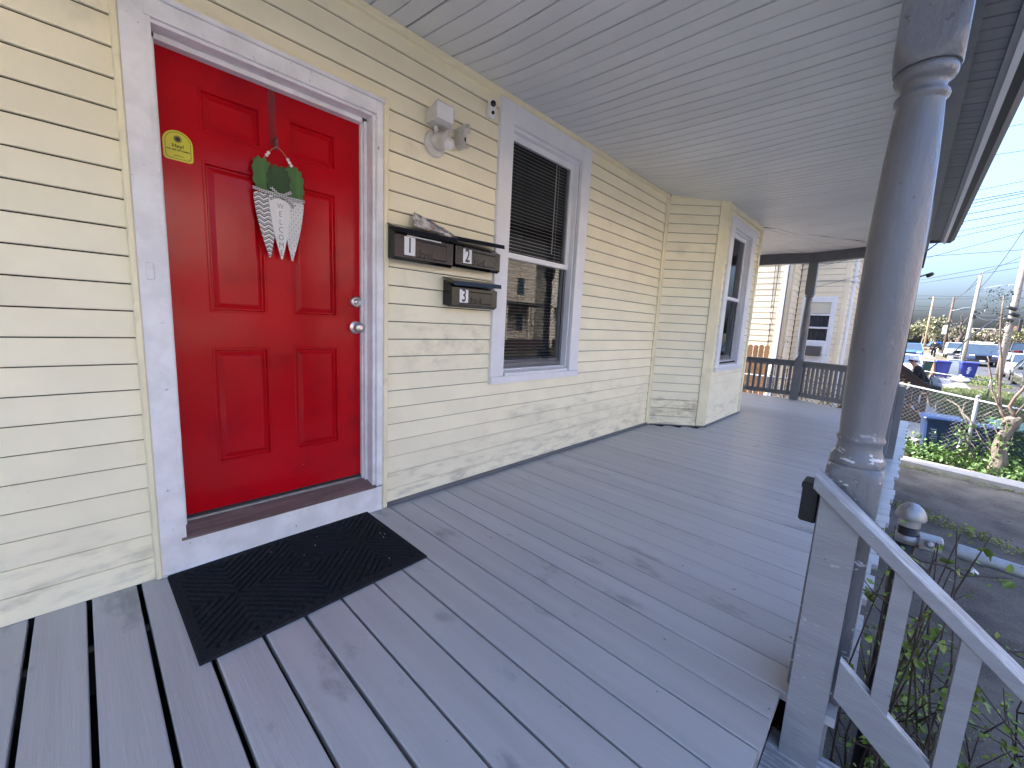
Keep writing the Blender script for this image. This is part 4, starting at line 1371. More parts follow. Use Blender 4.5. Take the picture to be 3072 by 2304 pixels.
# vines on the fence behind the railing
vine = thing('vine', 'dark leafy vine climbing the chain link fence behind the far railing', 'vine', (10.8, -.3, -1.1))
mb = MB()
lv = MB()
for k in range(26):
    y0 = rnd.uniform(-1.5, .9)
    p = [(10.85, y0, -1.1), (10.8 + rnd.uniform(-.08, .05), y0 + rnd.uniform(-.3, .3), -.3), (10.8 + rnd.uniform(-.1, .05), y0 + rnd.uniform(-.6, .6), rnd.uniform(.2, .5))]
    if k in (3, 9, 15): p.append((10.75, p[-1][1] + rnd.uniform(-.3, .4), rnd.uniform(.8, 1.15)))
    b_ = branch(p, .07)
    mb.tube(b_, [.012 - .009 * i / (len(b_) - 1) for i in range(len(b_))], 5)
    for q in b_[2:]:
        tuft_mb(lv, q, .05, 4, .3, .6)
mb.build('stem', M['twig'], vine, True)
lv.build('foliage', M['pine'], vine, fix=False)['kind'] = 'stuff'
vine2 = thing('vine', 'bright green climbing plant on the fence in front of the blue bins', 'vine', (11.6, -3.2, -1.1))
mb, lv = MB(), MB()
for k in range(10):
    f = rnd.uniform(.42, .66)
    bx_, by_ = 12.25 - 1.7 * f - .05, -2.25 - 2.5 * f
    p = [(bx_, by_, -1.1), (bx_ - .03 + rnd.uniform(-.1, .1), by_ + rnd.uniform(-.15, .2), -.75), (bx_ + rnd.uniform(-.15, .1), by_ + rnd.uniform(-.15, .35), rnd.uniform(-.5, -.1))]
    b_ = branch(p, .06)
    mb.tube(b_, [.016 - .011 * i / (len(b_) - 1) for i in range(len(b_))], 5)
    for q in b_[1:]:
        tuft_mb(lv, q, .085, 10, .5, .6)
for p in ([(11.55, -3.3, -.3), (11.75, -3.15, .0), (11.9, -2.95, .1), (12.0, -2.85, -.05), (11.95, -2.88, -.2)], [(11.4, -3.4, -.35), (11.6, -3.2, -.1), (11.65, -3.25, .15)], [(11.9, -2.8, -.1), (11.95, -2.72, .1), (11.9, -2.62, .16)]):
    b_ = branch(p, .03)
    mb.tube(b_, [.02 - .012 * i / (len(b_) - 1) for i in range(len(b_))], 6)
mb.build('stem', M['bark'], vine2, True)
lv.build('foliage', M['ivy'], vine2, fix=False)['kind'] = 'stuff'

# ================================================================== pruned tree by the fence
tr = thing('pruned_tree', 'pollarded small tree with thick bent trunk and thin upright shoots by the fence', 'tree', (11.05, -3.75, -1.1))
tp = [(11.75, -3.80, -1.12), (11.78, -3.82, -.85), (11.8, -3.77, -.62), (11.82, -3.80, -.42), (11.85, -3.87, -.25), (11.86, -3.86, -.12), (11.86, -3.85, -.06)]
TO = Vector((-.72, .10, .05))
tp = [Vector(p) + TO for p in tp]
tp[0].z = -1.12
mb = MB().tube(branch(tp, .012), [.12, .112, .10, .095, .085, .082, .078, .075, .085, .10, .105, .10, .06][:13], 14)
for k in range(16):
    a = rnd.uniform(0, 2 * pi); z_ = rnd.uniform(-.28, -.05)
    c_ = Vector((11.86 + .085 * math.cos(a), -3.855 + .085 * math.sin(a), z_)) + TO
    mb.lathe([(.0, -.035), (.03, -.02), (.036, 0), (.026, .025), (0, .035)], 7, c_)
mb.build('trunk', M['bark'], tr, True)
shoots = [([(11.86, -3.80, -.1), (11.88, -3.72, .0), (11.88, -3.62, .61), (11.88, -3.53, 1.2), (11.88, -3.46, 2.0)], .026),
          ([(11.86, -3.90, -.1), (11.86, -3.80, .11), (11.86, -3.90, .42), (11.86, -3.98, .7), (11.86, -4.1, 1.0)], .030),
          ([(11.86, -3.80, -.1), (11.86, -3.66, .12), (11.87, -3.56, .35), (11.87, -3.45, .82), (11.87, -3.42, .95)], .019),
          ([(11.86, -3.92, -.1), (11.86, -4.02, .05), (11.8, -4.2, .3)], .017), ([(11.86, -3.88, -.08), (11.8, -3.95, .18), (11.82, -4.05, .55)], .015),
          ([(11.88, -3.62, .61), (11.88, -3.50, .64), (11.88, -3.3, .45)], .008), ([(11.88, -3.60, .7), (11.85, -3.75, .62), (11.85, -3.95, .5)], .008),
          ([(11.84, -3.75, -.1), (11.8, -3.6, -.02), (11.75, -3.5, -.12)], .012)]
lv = MB()
for pts, r in shoots:
    b_ = branch([Vector(p) + TO for p in pts], .018)
    MB().tube(b_, [r * (1 - .6 * i / (len(b_) - 1)) for i in range(len(b_))], 8).build('branch', M['bark_light'], tr, True)
b_ = shoots[0][0]
for k in range(70):
    f = rnd.random() ** .55
    z_ = 1.0 + f * 1.12
    y_ = -3.56 + (z_ - 1.0) * .1
    tuft_mb(lv, TO + Vector((11.88 + rnd.uniform(-.04, .04), y_ + rnd.gauss(0, .04 + .07 * (z_ > 1.75)), z_)), .055, 5, .2, .3)
for k in range(40):
    tuft_mb(lv, TO + Vector((11.86 + rnd.uniform(-.05, .05), -4.1 + rnd.gauss(0, .1), 1.0 + rnd.gauss(0, .12))), .055, 4, .2, .3)
lv.build('foliage', M['pine'], tr, fix=False)['kind'] = 'stuff'

# ================================================================== wheelie bins
def bin_(x, y, zb, rz, wd, ht, mat, lidmat, name, label, group, text=None, tmat=None):
    t = thing(name, label, 'bin', (x, y, zb), group, rz)
    h, dp = wd / 2, wd * .55
    def ring(k, z):
        return [(-dp * k, -h * k + .03, z), (-dp * k + .03, -h * k, z), (dp * k - .03, -h * k, z), (dp * k, -h * k + .03, z), (dp * k, h * k - .03, z), (dp * k - .03, h * k, z), (-dp * k + .03, h * k, z), (-dp * k, h * k - .03, z)]
    MB().loft([ring(.78, .06), ring(.80, .10), ring(.97, ht * .88), ring(1.05, ht * .885), ring(1.05, ht * .93)]).build('bin_body', mat, t)
    MB().loft([ring(1.08, ht * .932), ring(1.10, ht * .945), ring(1.08, ht * .965), ring(.9, ht * .995), ring(.4, ht)]).build('bin_lid', lidmat, t)
    MB().tube([(dp * 1.12, -h * .8, ht * .92), (dp * 1.22, -h * .8, ht * .95), (dp * 1.22, h * .8, ht * .95), (dp * 1.12, h * .8, ht * .92)], .014, 6).build('bin_handle', lidmat, t)
    for sy in (-1, 1):
        wv = MB().lathe([(.02, -.03), (.11, -.03), (.115, 0), (.11, .03), (.02, .03)], 16, (dp * .72, sy * h * .8, .115), (0, 1, 0)).build('wheel', M['tyre'], t)
    if text:   # worn, unreadable upright print
        mb = MB()
        for q in range(7):
            z = ht * (.36 + q * .055)
            w_ = wd * rnd.uniform(.05, .12)
            y_ = wd * rnd.uniform(-.06, .03) + text * wd
            k = .80 + .17 * (z - .1) / (ht * .78)
            mb.box(-dp * k - .006, -dp * k - .002, y_ - w_, y_ + w_, z - .010, z + .010)
            mb.box(-dp * k - .006, -dp * k - .002, y_ + w_ * .7, y_ + w_, z - .010, z + .026)
        mb.build('worn_print', tmat or M['label'], t)
    return t
bin_(12.0, -2.98, -1.1, .10, .56, .84, M['binblue'], M['binblue'], 'wheeled_bin', 'dark blue wheeled bin with upright white lettering behind the chain link fence', 'wheeled bins', .22, M['bag'])
bin_(12.0, -3.50, -1.1, .05, .42, .78, M['binblue'], M['binblue'], 'wheeled_bin', 'dark blue wheeled bin partly behind the grey fence post', 'wheeled bins')
bin_(12.25, -4.25, -1.1, .05, 1.05, .82, M['bingreen'], M['bingreen'], 'wheeled_bin', 'wide dark green bin behind the pruned tree trunk', 'wheeled bins')
bin_(34.4, -3.95, ground_z(34.4), .1, .62, 1.0, M['binblue2'], M['binblue2'], 'wheeled_bin', 'bright blue bin with a white label between the brown fence and the man', 'wheeled bins', None)
t_ = bin_(34.6, -4.98, ground_z(34.6), .1, .66, 1.02, M['binblue2'], M['binblue2'], 'wheeled_bin', 'bright blue bin with white lettering beside the grey cabinet', 'wheeled bins', .02, M['label'])
bin_(34.3, -3.15, ground_z(34.3), .1, .75, .98, M['bingreen'], M['greybox'], 'wheeled_bin', 'dark green bin with a grey lid behind the man in black', 'wheeled bins')
gb = thing('utility_cabinet', 'plain grey utility cabinet standing at the end of the brown fence', 'cabinet', (36.0, -4.45, ground_z(36)))
z_ = ground_z(36)
MB().cbox(35.8, 36.2, -4.78, -4.22, z_, z_ + 1.0, .02).build('cabinet_body', M['greybox'], gb)
MB().cbox(35.78, 36.22, -4.80, -4.20, z_ + 1.001, z_ + 1.05, .015).build('cabinet_lid', M['greybox'], gb)
MB().box(35.79, 35.799, -4.74, -4.26, z_ + .08, z_ + .94).build('cabinet_door', M['greybox'], gb)
tb = thing('trash_bag', 'white rubbish bag lying on the pavement by the blue bin', 'bag', (32.3, -4.6, ground_z(32.3)))
smooth_by_angle(MB().lathe([(.2, 0), (.36, .06), (.40, .14), (.30, .26), (.12, .33), (.04, .36), (.06, .40)], 11, (32.3, -4.6, ground_z(32.3))).build('bag_body', M['label'], tb), 60)

# ================================================================== neighbouring house
nb = thing('neighbour_house', 'cream sided neighbouring house with a storm window beyond the far railing', 'house', (14, 1, -1.1))
NX, NX2, NY1, NY2 = 13.2, 14.22, .16, -.935
siding(nb, (NX, 7.0), (NX, .375), -1.0, 5.0, .155, M['neigh'], lip=.02)
siding(nb, (NX + .06, NY1), (NX2 - .03, NY1), -1.0, 5.0, .155, M['neigh'], lip=.02)
siding(nb, (NX2, NY1 - .03), (NX2, NY2 + .09), -1.0, 5.0, .155, M['neigh'], holes=((.155, .86, .50, 2.27),), lip=.02)
siding(nb, (NX2 + .05, NY2), (21.0, NY2), -1.0, 5.0, .155, M['neigh'], lip=.02)
mb = MB()
mb.box(NX + .003, 21, NY1 + .003, 8, -1.1, 5.1)
mb.box(NX2 + .02, 21.0, NY2 + .003, NY1 + .003, -1.1, .52).box(NX2 + .02, 21.0, NY2 + .003, NY1 + .003, 2.26, 5.1).box(NX2 + .3, 21.0, NY2 + .003, NY1 + .003, .52, 2.26).box(NX2 + .003, NX2 + .3, -.04, NY1 + .003, .52, 2.26).box(NX2 + .003, NX2 + .3, NY2 + .003, -.70, .52, 2.26)
mb.build('wall', M['lap_black'], nb)
MB().cbox(NX - .03, NX, .165, .25, -1.0, 5.0, .005).build('corner_trim', M['neigh_trim'], nb)
MB().cbox(NX, NX + .055, .13, .164, -1.0, 5.0, .005).build('corner_trim', M['neigh_trim'], nb)
MB().cbox(NX2 - .03, NX2 + .0, NY2 - .02, NY2 + .09, -1.0, 5.0, .005).build('corner_trim', M['neigh'], nb)
MB().cbox(NX - .085, NX - .02, .262, .355, -.9, 5.0, .012).build('downspout', M['vinyl_white'], nb)
MB().cbox(NX2 + .6, NX2 + .68, NY2 - .1, NY2 - .03, -.9, 5.0, .012).build('downspout', M['vinyl_white'], nb)
MB().box(12.6, 21.4, -1.5, 8.4, 5.11, 5.3).build('roof', M['shingle'], nb)
rs = MB()
for k in range(14):
    z_ = 2.35 + k * .07
    rs.box(NX2 - .0215, NX2 - .0205, -.37 + rnd.uniform(-.006, .006), -.345, z_, z_ + .066)
# storm window of the neighbour
wn = MB().box(NX2 - .03, NX2, -.76, -.70, .56, 2.29).box(NX2 - .03, NX2, -.04, .02, .56, 2.29).box(NX2 - .03, NX2, -.6995, -.0405, 2.21, 2.29).box(NX2 - .05, NX2, -.78, .04, .50, .5595).build('window', M['vinyl_white'], nb)
MB().box(NX2 - .018, NX2 + .02, -.6995, -.64, .56, 2.2095).box(NX2 - .018, NX2 + .02, -.10, -.0405, .56, 2.2095).box(NX2 - .018, NX2 + .02, -.6395, -.1005, 2.14, 2.2095).box(NX2 - .018, NX2 + .02, -.6395, -.1005, 1.78, 1.82).box(NX2 - .018, NX2 + .02, -.6395, -.1005, 1.42, 1.47).box(NX2 - .018, NX2 + .02, -.6395, -.1005, 1.03, 1.10).box(NX2 - .018, NX2 + .02, -.6395, -.1005, .56, .66).build('window_frame', M['vinyl_white'], wn)
MB().box(NX2 + .022, NX2 + .026, -.64, -.10, 1.83, 2.14).build('roller_blind', M['blind_cream'], wn)
mb = MB()
for k in range(11):
    y0 = -.64 + k * .049
    mb.poly([(NX2 + .10 + .02 * (k % 2), y0, 1.0), (NX2 + .10 + .02 * ((k + 1) % 2), y0 + .049, 1.0), (NX2 + .10 + .02 * ((k + 1) % 2), y0 + .049, 1.8), (NX2 + .10 + .02 * (k % 2), y0, 1.8)])
mb.build('curtain', M['curtain'], wn, fix=False)
MB().poly([(NX2 + .005, -.098, 1.09), (NX2 + .005, -.642, 1.09), (NX2 + .005, -.642, 1.83), (NX2 + .005, -.098, 1.83)]).build('window_pane', M['glass'], wn, fix=False)
MB().box(NX2 + .28, NX2 + .299, -.68, -.06, .56, 2.2).build('dark_room_backing', M['room'], wn)  # dark panel standing in for the unlit room
MB().box(NX2 - .04, NX2 + .02, -.64, -.585, .66, 1.029).box(NX2 - .04, NX2 + .02, -.225, -.10, .66, 1.029).box(NX2 - .04, NX2 + .02, -.5845, -.2255, .94, 1.029).build('infill_panel', M['vinyl_white'], wn)
ac = thing('air_conditioner', 'brown grey window air conditioner in the storm window next door', 'air conditioner', (NX2 - .1, -.4, .68))
MB().cbox(NX2 - .16, NX2 - .012, -.580, -.230, .672, .935, .01).build('casing', P('ac casing', (.13, .12, .12), .6, .3, 20), ac)
mb = MB()
for k in range(9):
    mb.box(NX2 - .166, NX2 - .161, -.565, -.245, .70 + k * .024, .71 + k * .024)
mb.build('grille', M['dark_grey'], ac)
for dy in (0, .07):
    tag(MB().tube(branch([(NX - .03, .505 + dy * 1.4, 3.6), (NX - .035, .50 + dy, 2.6), (NX - .035, .50 + dy * .5, 1.6), (NX - .03, .50 + dy * .1, .7)], .012), .008, 5).build('wall_cable', M['wire'], None, True), 'thin black cable hanging down the cream wall, ' + ('nearer' if not dy else 'farther from') + ' the white downspout', 'cable', 'cables on the cream wall')
tag(MB().tube([(NX2 - .05, .14, 2.72), (NX2 - .06, -.3, 2.70), (NX2 - .05, -.93, 2.69), (NX2 + 2, -1.2, 2.8)], .009, 5).build('wall_cable', M['galv'], None, True), 'pale cable running level across the cream wall above the storm window', 'cable')
# picket fence
pf = thing('picket_fence', 'brown dog-eared wooden fence in front of the cream house', 'fence', (12.3, .6, -1.1))
for k in range(16):
    y = .33 + k * .128
    w2 = .055
    h_ = .915 + rnd.uniform(-.012, .012)
    MB().prism([(y - w2, -1.08), (y + w2, -1.08), (y + w2, h_ - .05), (y + w2 * .45, h_), (y - w2 * .45, h_), (y - w2, h_ - .05)], lambda t, u, v: (t, u, v), 12.29, 12.31).build('picket', M['cedar'], pf)
for z_ in (-.6, .35):
    MB().box(12.312, 12.35, .27, 2.35, z_, z_ + .09).build('fence_rail', M['cedar'], pf)
mt = thing('meter_box', 'grey meter box on a pipe at the end of the picket fence', 'meter box', (12.5, .2, -1.1))
MB().cbox(12.45, 12.55, .15, .28, -.25, .12, .01).build('box_body', M['greybox'], mt)
MB().tube([(12.5, .21, -1.1), (12.5, .21, -.25)], .02, 8).build('pipe', M['galv'], mt, True)

# second neighbour: porch with the brown stairs
n2 = thing('porch_house', 'brown porch house past the cream house, hidden by the thick column', 'house', (19, 0, -1))
MB().box(17.6, 24, -1.4, 8, -1.1, 4.2).build('wall', M['fencebrown'], n2)
MB().box(17.5, 21.6, -2.3, -1.41, -.06, .04).build('porch_deck', M['brownwood'], n2)
MB().box(17.3, 24.3, -2.35, 8.2, 4.21, 4.4).build('roof', M['shingle'], n2)
for xx in (17.65,):
    MB().cbox(xx - .06, xx + .06, -2.28, -2.16, .041, 4.2, .01).build('porch_post', M['brownwood'], n2)
fl2 = thing('bracket_light', 'twin head flood light on a long bracket against the sky beside the thick column', 'wall light', (17.6, -2.3, 3.9))
MB().tube([(17.55, -2.29, 3.83), (17.0, -2.6, 4.08), (16.5, -2.86, 4.35)], .018, 6).build('bracket', M['greybox'], fl2, True)
MB().tube([(16.5, -2.86, 4.33), (16.5, -2.87, 4.56)], .05, 8).build('junction_box', M['greybox'], fl2, True)
for dy in (0, .16):
    MB().lathe([(.03, 0), (.05, .06), (.07, .14), (.0, .15)], 10, (16.4, -2.70 + dy, 4.58), (-.2, .3, -.9)).build('lamp_head', M['greybox'], fl2, True)
MB().tube([(16.5, -2.86, 4.56), (16.4, -2.55, 4.58)], .02, 6).build('arm', M['greybox'], fl2, True)
fl3 = thing('eave_camera', 'small black camera sticking out beside the thick column against the sky', 'security camera', (17.5, -2.3, 3.2))
MB().tube([(17.4, -2.26, 3.10), (17.2, -2.45, 3.16)], .022, 6).build('bracket', M['black_matte'], fl3, True)
MB().lathe([(.035, 0), (.06, .02), (.05, .16), (0, .17)], 10, (17.25, -2.42, 3.10), (-.5, -.5, .25)).build('camera_body', M['black_matte'], fl3, True)

bs = thing('brown_stairs', 'dark brown wooden stairs with solid skirt and handrail where the man climbs', 'stairs', (16.5, -2.5, -1.05))
def yz(pts, x0, x1, nm, mat=M['brownwood'], par=bs):
    return MB().prism(pts, lambda t, u, v: (t, u, v), x0, x1).build(nm, mat, par)
sl_ = .78
yz([(-1.75, -1.06), (-2.80, -1.06), (-2.80, -.80), (-1.75, -.80 + 1.05 * sl_)], 16.08, 16.12, 'skirt_board')
for x_ in (16.09, 17.25):
    zt_ = lambda y: -.02 + (y + 2.84) * sl_
    yz([(-1.7, zt_(-1.7)), (-2.95, zt_(-2.95)), (-2.95, zt_(-2.95) + .07), (-1.7, zt_(-1.7) + .07)], x_ - .045, x_ + .045, 'handrail')
    yz([(-1.7, zt_(-1.7) - .16), (-2.84, zt_(-2.84) - .16), (-2.84, zt_(-2.84) - .001), (-1.7, zt_(-1.7) - .001)], x_ - .018, x_ + .018, 'handrail')
    yz([(-1.7, zt_(-1.7) - .72), (-2.80, zt_(-2.80) - .72), (-2.80, zt_(-2.80) - .64), (-1.7, zt_(-1.7) - .64)], x_ - .025, x_ + .025, 'bottom_rail')
    MB().cbox(x_ - .05, x_ + .05, -2.885, -2.785, -1.06, -.03, .006).build('newel_post', M['brownwood'], bs)
    for k in range(8):
        y = -2.67 + k * .135
        MB().box(x_ - .017, x_ + .017, y - .03, y + .03, zt_(y) - .66, zt_(y) - .1).build('baluster', M['brownwood'], bs)
for k in range(5):
    MB().box(16.13, 17.22, -2.80 + .23 * k, -2.52 + .23 * k, -1.06 + .18 * (k + 1) - .04, -1.06 + .18 * (k + 1)).build('tread', M['brownwood'], bs)

# ================================================================== people
def skin_part(name, chain_pts, edges, mat, parent, sub=2, root=0):
    me = bpy.data.meshes.new(name)
    me.from_pydata([p for p, r in chain_pts], edges, [])
    me.materials.append(mat)
    o = link(name, me, parent)
    sk = o.modifiers.new('skin', 'SKIN')
    sk.use_smooth_shade = True
    for i, (p, r) in enumerate(chain_pts):
        sv = me.skin_vertices[0].data[i]
        sv.radius = (r if isinstance(r, tuple) else (r, r))
        sv.use_root = (i == root)
    ss = o.modifiers.new('smooth', 'SUBSURF')
    ss.levels = ss.render_levels = sub
    return o
def person(loc, rz, J, label, skinm, topm, legm, bootm, capm, name='person', hat=True, H=1.0):
    t = thing(name, label, 'person', loc, None, rz)
    order = ['pelvis', 'waist', 'chest', 'neck', 'jaw', 'crown', 'shl', 'ell', 'wrl', 'hal', 'shr', 'elr', 'wrr', 'har', 'hipl', 'knl', 'anl', 'tol', 'hipr', 'knr', 'anr', 'tor']
    rad = dict(pelvis=(.14, .11), waist=(.125, .095), chest=(.15, .11), neck=.055, jaw=(.07, .08), crown=(.078, .09), shl=.062, ell=.045, wrl=.03, hal=.035, shr=.062, elr=.045, wrr=.03, har=.035,
               hipl=.085, knl=.058, anl=.042, tol=.035, hipr=.085, knr=.058, anr=.042, tor=.035)
    idx = {k: i for i, k in enumerate(order)}
    E_ = [('pelvis', 'waist'), ('waist', 'chest'), ('chest', 'neck'), ('neck', 'jaw'), ('jaw', 'crown'), ('chest', 'shl'), ('shl', 'ell'), ('ell', 'wrl'), ('wrl', 'hal'), ('chest', 'shr'), ('shr', 'elr'), ('elr', 'wrr'), ('wrr', 'har'),
          ('pelvis', 'hipl'), ('hipl', 'knl'), ('knl', 'anl'), ('anl', 'tol'), ('pelvis', 'hipr'), ('hipr', 'knr'), ('knr', 'anr'), ('anr', 'tor')]
    b = skin_part('body', [(J[k], rad[k]) for k in order], [(idx[a], idx[c_]) for a, c_ in E_], skinm, t)
    def cloth(nm, keys, pairs, mat, grow):
        ii = {k: i for i, k in enumerate(keys)}
        g = lambda r: tuple(q + grow for q in r) if isinstance(r, tuple) else r + grow
        return skin_part(nm, [(J[k], g(rad[k])) for k in keys], [(ii[a], ii[c_]) for a, c_ in pairs], mat, t)
    cloth('sweatshirt', ['pelvis', 'waist', 'chest', 'shl', 'ell', 'wrl', 'shr', 'elr', 'wrr'], [('pelvis', 'waist'), ('waist', 'chest'), ('chest', 'shl'), ('shl', 'ell'), ('ell', 'wrl'), ('chest', 'shr'), ('shr', 'elr'), ('elr', 'wrr')], topm, .028)
    cloth('jeans', ['pelvis', 'hipl', 'knl', 'anl', 'hipr', 'knr', 'anr'], [('pelvis', 'hipl'), ('hipl', 'knl'), ('knl', 'anl'), ('pelvis', 'hipr'), ('hipr', 'knr'), ('knr', 'anr')], legm, .02)
    for s_ in 'lr':
        a, b2 = Vector(J['an' + s_]), Vector(J['to' + s_])
        skin_part('boot', [(tuple(a + Vector((0, 0, .06))), .06), (tuple(a + Vector((0, 0, -.03))), .062), (tuple(b2), .05)], [(0, 1), (1, 2)], bootm, t)
    jaw, cr = Vector(J['jaw']), Vector(J['crown'])
    up = (cr - jaw).normalized()
    fw = Vector(J['face']).normalized()
    sd = fw.cross(up).normalized()
    fw = up.cross(sd)
    for sg in (-1, 1):
        MB().lathe([(.0, -.02), (.018, -.008), (.02, .008), (0, .02)], 8, jaw + up * .03 + sd * .088 * sg).build('ear', skinm, b, True)
        MB().lathe([(.010, 0), (.006, .004), (0, .005)], 8, jaw + up * .05 + sd * .032 * sg + fw * .086, fw).build('eye', M['hair'], b)
    MB().loft([[jaw + up * .055 + fw * .085 + sd * .004, jaw + up * .055 + fw * .085 - sd * .004, jaw + up * .05 + fw * .08], [jaw + up * .015 + fw * .112 + sd * .014, jaw + up * .015 + fw * .112 - sd * .014, jaw + up * .012 + fw * .08]]).build('nose', skinm, b)
    MB().hexa([jaw - up * .012 + fw * .082 + sd * q + up * z_ + fw * f_ for z_ in (0, .008) for q, f_ in ((-.024, 0), (.024, 0), (.022, .012), (-.022, .012))]).build('mouth', P('lips', (.40, .17, .14), .5, .05, 9), b)
    hm = [(.088, -.035), (.098, 0), (.096, .03), (.08, .06), (.045, .082), (0, .088)]
    hl = MB().lathe([(r * 1.02, z_) for r, z_ in hm[:2]] + [(.09, .04), (.06, .06), (0, .065)], 18, jaw + up * .055 - fw * .012, up).build('hair', M['hair'], t, True)
    if hat:
        cp_ = MB().lathe([(.103, 0), (.104, .03), (.098, .06), (.078, .088), (.04, .104), (0, .108)], 20, jaw + up * .070 - fw * .004, up)
        brim = [jaw + up * .072 + fw * (.10 + .075 * math.sin(a)) + sd * .092 * math.cos(a) for a in [pi * k / 10 for k in range(11)]]
        br2 = [p + up * .008 for p in brim]
        cp_.loft([brim + [jaw + up * .072 - sd * .09 + fw * .02, jaw + up * .072 + sd * .09 + fw * .02], br2 + [jaw + up * .08 - sd * .09 + fw * .02, jaw + up * .08 + sd * .09 + fw * .02]])
        smooth_by_angle(cp_.build('cap', capm, t), 50)
    # hands: palm ends of the body with four fingers and a thumb each
    for s_ in 'lr':
        wv, hv = Vector(J['wr' + s_]), Vector(J['ha' + s_])
        d_ = (hv - wv).normalized()
        sx = d_.cross(Vector((0, 0, 1)))
        sx = sx.normalized() if sx.length > .1 else Vector((1, 0, 0))
        pts, ed = [(tuple(hv), .02)], []
        for q, (o_, L_) in enumerate(((-.028, .062), (-.010, .074), (.010, .070), (.027, .055))):
            a_ = hv + sx * o_ + d_ * .035
            m_ = a_ + d_ * L_ * .55
            e_ = m_ + d_ * L_ * .3 + Vector((0, 0, -.03))
            i0 = len(pts)
            pts += [(tuple(a_), .0095), (tuple(m_), .009), (tuple(e_), .0075)]
            ed += [(0, i0), (i0, i0 + 1), (i0 + 1, i0 + 2)]
        a_ = hv + sx * .038 - d_ * .005
        i0 = len(pts)
        pts += [(tuple(a_), .011), (tuple(a_ + sx * .02 + d_ * .04), .009)]
        ed += [(0, i0), (i0, i0 + 1)]
        skin_part('hand', pts, ed, skinm, t, 1)
    return t
# the man climbs the brown stairs: local x forward (towards the house), y left, z up from his lower foot
JM = dict(pelvis=(.02, 0, .88), waist=(.06, 0, 1.03), chest=(.13, 0, 1.26), neck=(.20, 0, 1.42), jaw=(.265, 0, 1.49), crown=(.255, 0, 1.60),
          shl=(.14, .19, 1.34), ell=(.20, .24, 1.07), wrl=(.38, .20, .98), hal=(.45, .18, .98), shr=(.12, -.19, 1.34), elr=(-.08, -.25, 1.08), wrr=(-.20, -.22, .88), har=(-.25, -.21, .82),
          hipl=(.04, .1, .84), knl=(.28, .11, .62), anl=(.16, .11, .26), tol=(.32, .12, .215), hipr=(.0, -.1, .84), knr=(.05, -.11, .46), anr=(-.06, -.11, .08), tor=(.10, -.12, .035), face=(1, .1, -.45))
man = person((16.75, -2.72, -.885), pi / 2 + .15, JM, 'man in black sweatshirt, jeans, tan boots and white cap climbing brown stairs', M['skin'], M['hoodie'], M['denim'], M['tanboot'], M['plastic_clean'])
MB().box(.235, .25, -.03, .03, 1.25, 1.30).build('chest_logo', M['label'], man)
JF = dict(pelvis=(0, 0, .92), waist=(0, 0, 1.08), chest=(.0, 0, 1.30), neck=(0, 0, 1.48), jaw=(.02, 0, 1.55), crown=(.01, 0, 1.66),
          shl=(0, .19, 1.39), ell=(.02, .30, 1.16), wrl=(.10, .20, 1.02), hal=(.14, .16, 1.02), shr=(0, -.19, 1.39), elr=(.02, -.30, 1.16), wrr=(.10, -.20, 1.02), har=(.14, -.16, 1.02),
          hipl=(0, .1, .88), knl=(.02, .1, .48), anl=(0, .1, .08), tol=(.14, .11, .035), hipr=(0, -.1, .88), knr=(.02, -.1, .48), anr=(0, -.1, .08), tor=(.14, -.11, .035), face=(1, 0, -.05))
person((58, -4.35, ground_z(58) + .2), pi, JF, 'distant person in black standing before the tan board fence', M['skin'], M['hoodie'], M['hoodie'], M['hoodie'], M['hoodie'])
bg_ = thing('backpack', 'grey and black bag hanging at the foot of the brown handrail', 'bag', (16.4, -3.0, 0))
smooth_by_angle(MB().loft([[(16.4 + .10 * k * math.cos(a), -3.0 + .11 * k * math.sin(a) + dy, z) for a in [2 * pi * q / 12 for q in range(12)]] for z, k, dy in ((-.20, .5, .0), (-.17, .95, -.01), (-.02, 1.1, -.02), (.12, 1.0, .0), (.22, .75, .03), (.25, .3, .04))]).build('bag_body', M['bag'], bg_), 60)
MB().loft([[(16.29 + .05 * k * math.cos(a), -3.02 + .11 * k * math.sin(a), z) for a in [2 * pi * q / 10 for q in range(10)]] for z, k in ((-.16, .5), (-.14, 1), (-.02, 1), (.02, .6))]).build('front_pocket', M['black_matte'], bg_)
MB().tube([(16.4, -2.95, .22), (16.36, -2.88, .30), (16.3, -2.86, .1), (16.3, -2.90, -.1)], .015, 6).build('strap', M['black_matte'], bg_, True)

# ================================================================== far fences and street furniture
def board_fence(name, label, A, B, zt, zb, nb, mat, pname='plank', pointed=False, group=None):
    A, B = Vector(A), Vector(B)
    d = (B - A).normalized(); L = (B - A).length
    n = Vector((d.y, -d.x))
    t = thing(name, label, 'fence', (A.x, A.y, zb), group)
    wd = L / nb
    for k in range(nb):
        s0, s1 = k * wd + wd * (.22 if pointed else .03), (k + 1) * wd - wd * (.22 if pointed else .03)
        zt_ = zt + rnd.uniform(-.015, .015)
        prof = [(s0, zb), (s1, zb), (s1, zt_ - (.06 if pointed else 0)), ((s0 + s1) / 2, zt_), (s0, zt_ - (.06 if pointed else 0))]
        MB().prism(prof, lambda t_, u, v: (A.x + d.x * u + n.x * t_, A.y + d.y * u + n.y * t_, v), 0, .02).build(pname, mat, t)
    for z_ in (zb + .15, zt - .22):
        q = [A + n * .021, B + n * .021, B + n * .05, A + n * .05]
        MB().hexa([(*p, z_) for p in q] + [(*p, z_ + .08) for p in q]).build('fence_rail', mat, t)
    return t
board_fence('board_fence', 'low reddish brown board fence behind the man, ending at the grey cabinet', (36.2, -2.2), (35.1, -4.16), .28, ground_z(35), 15, M['fencebrown'])
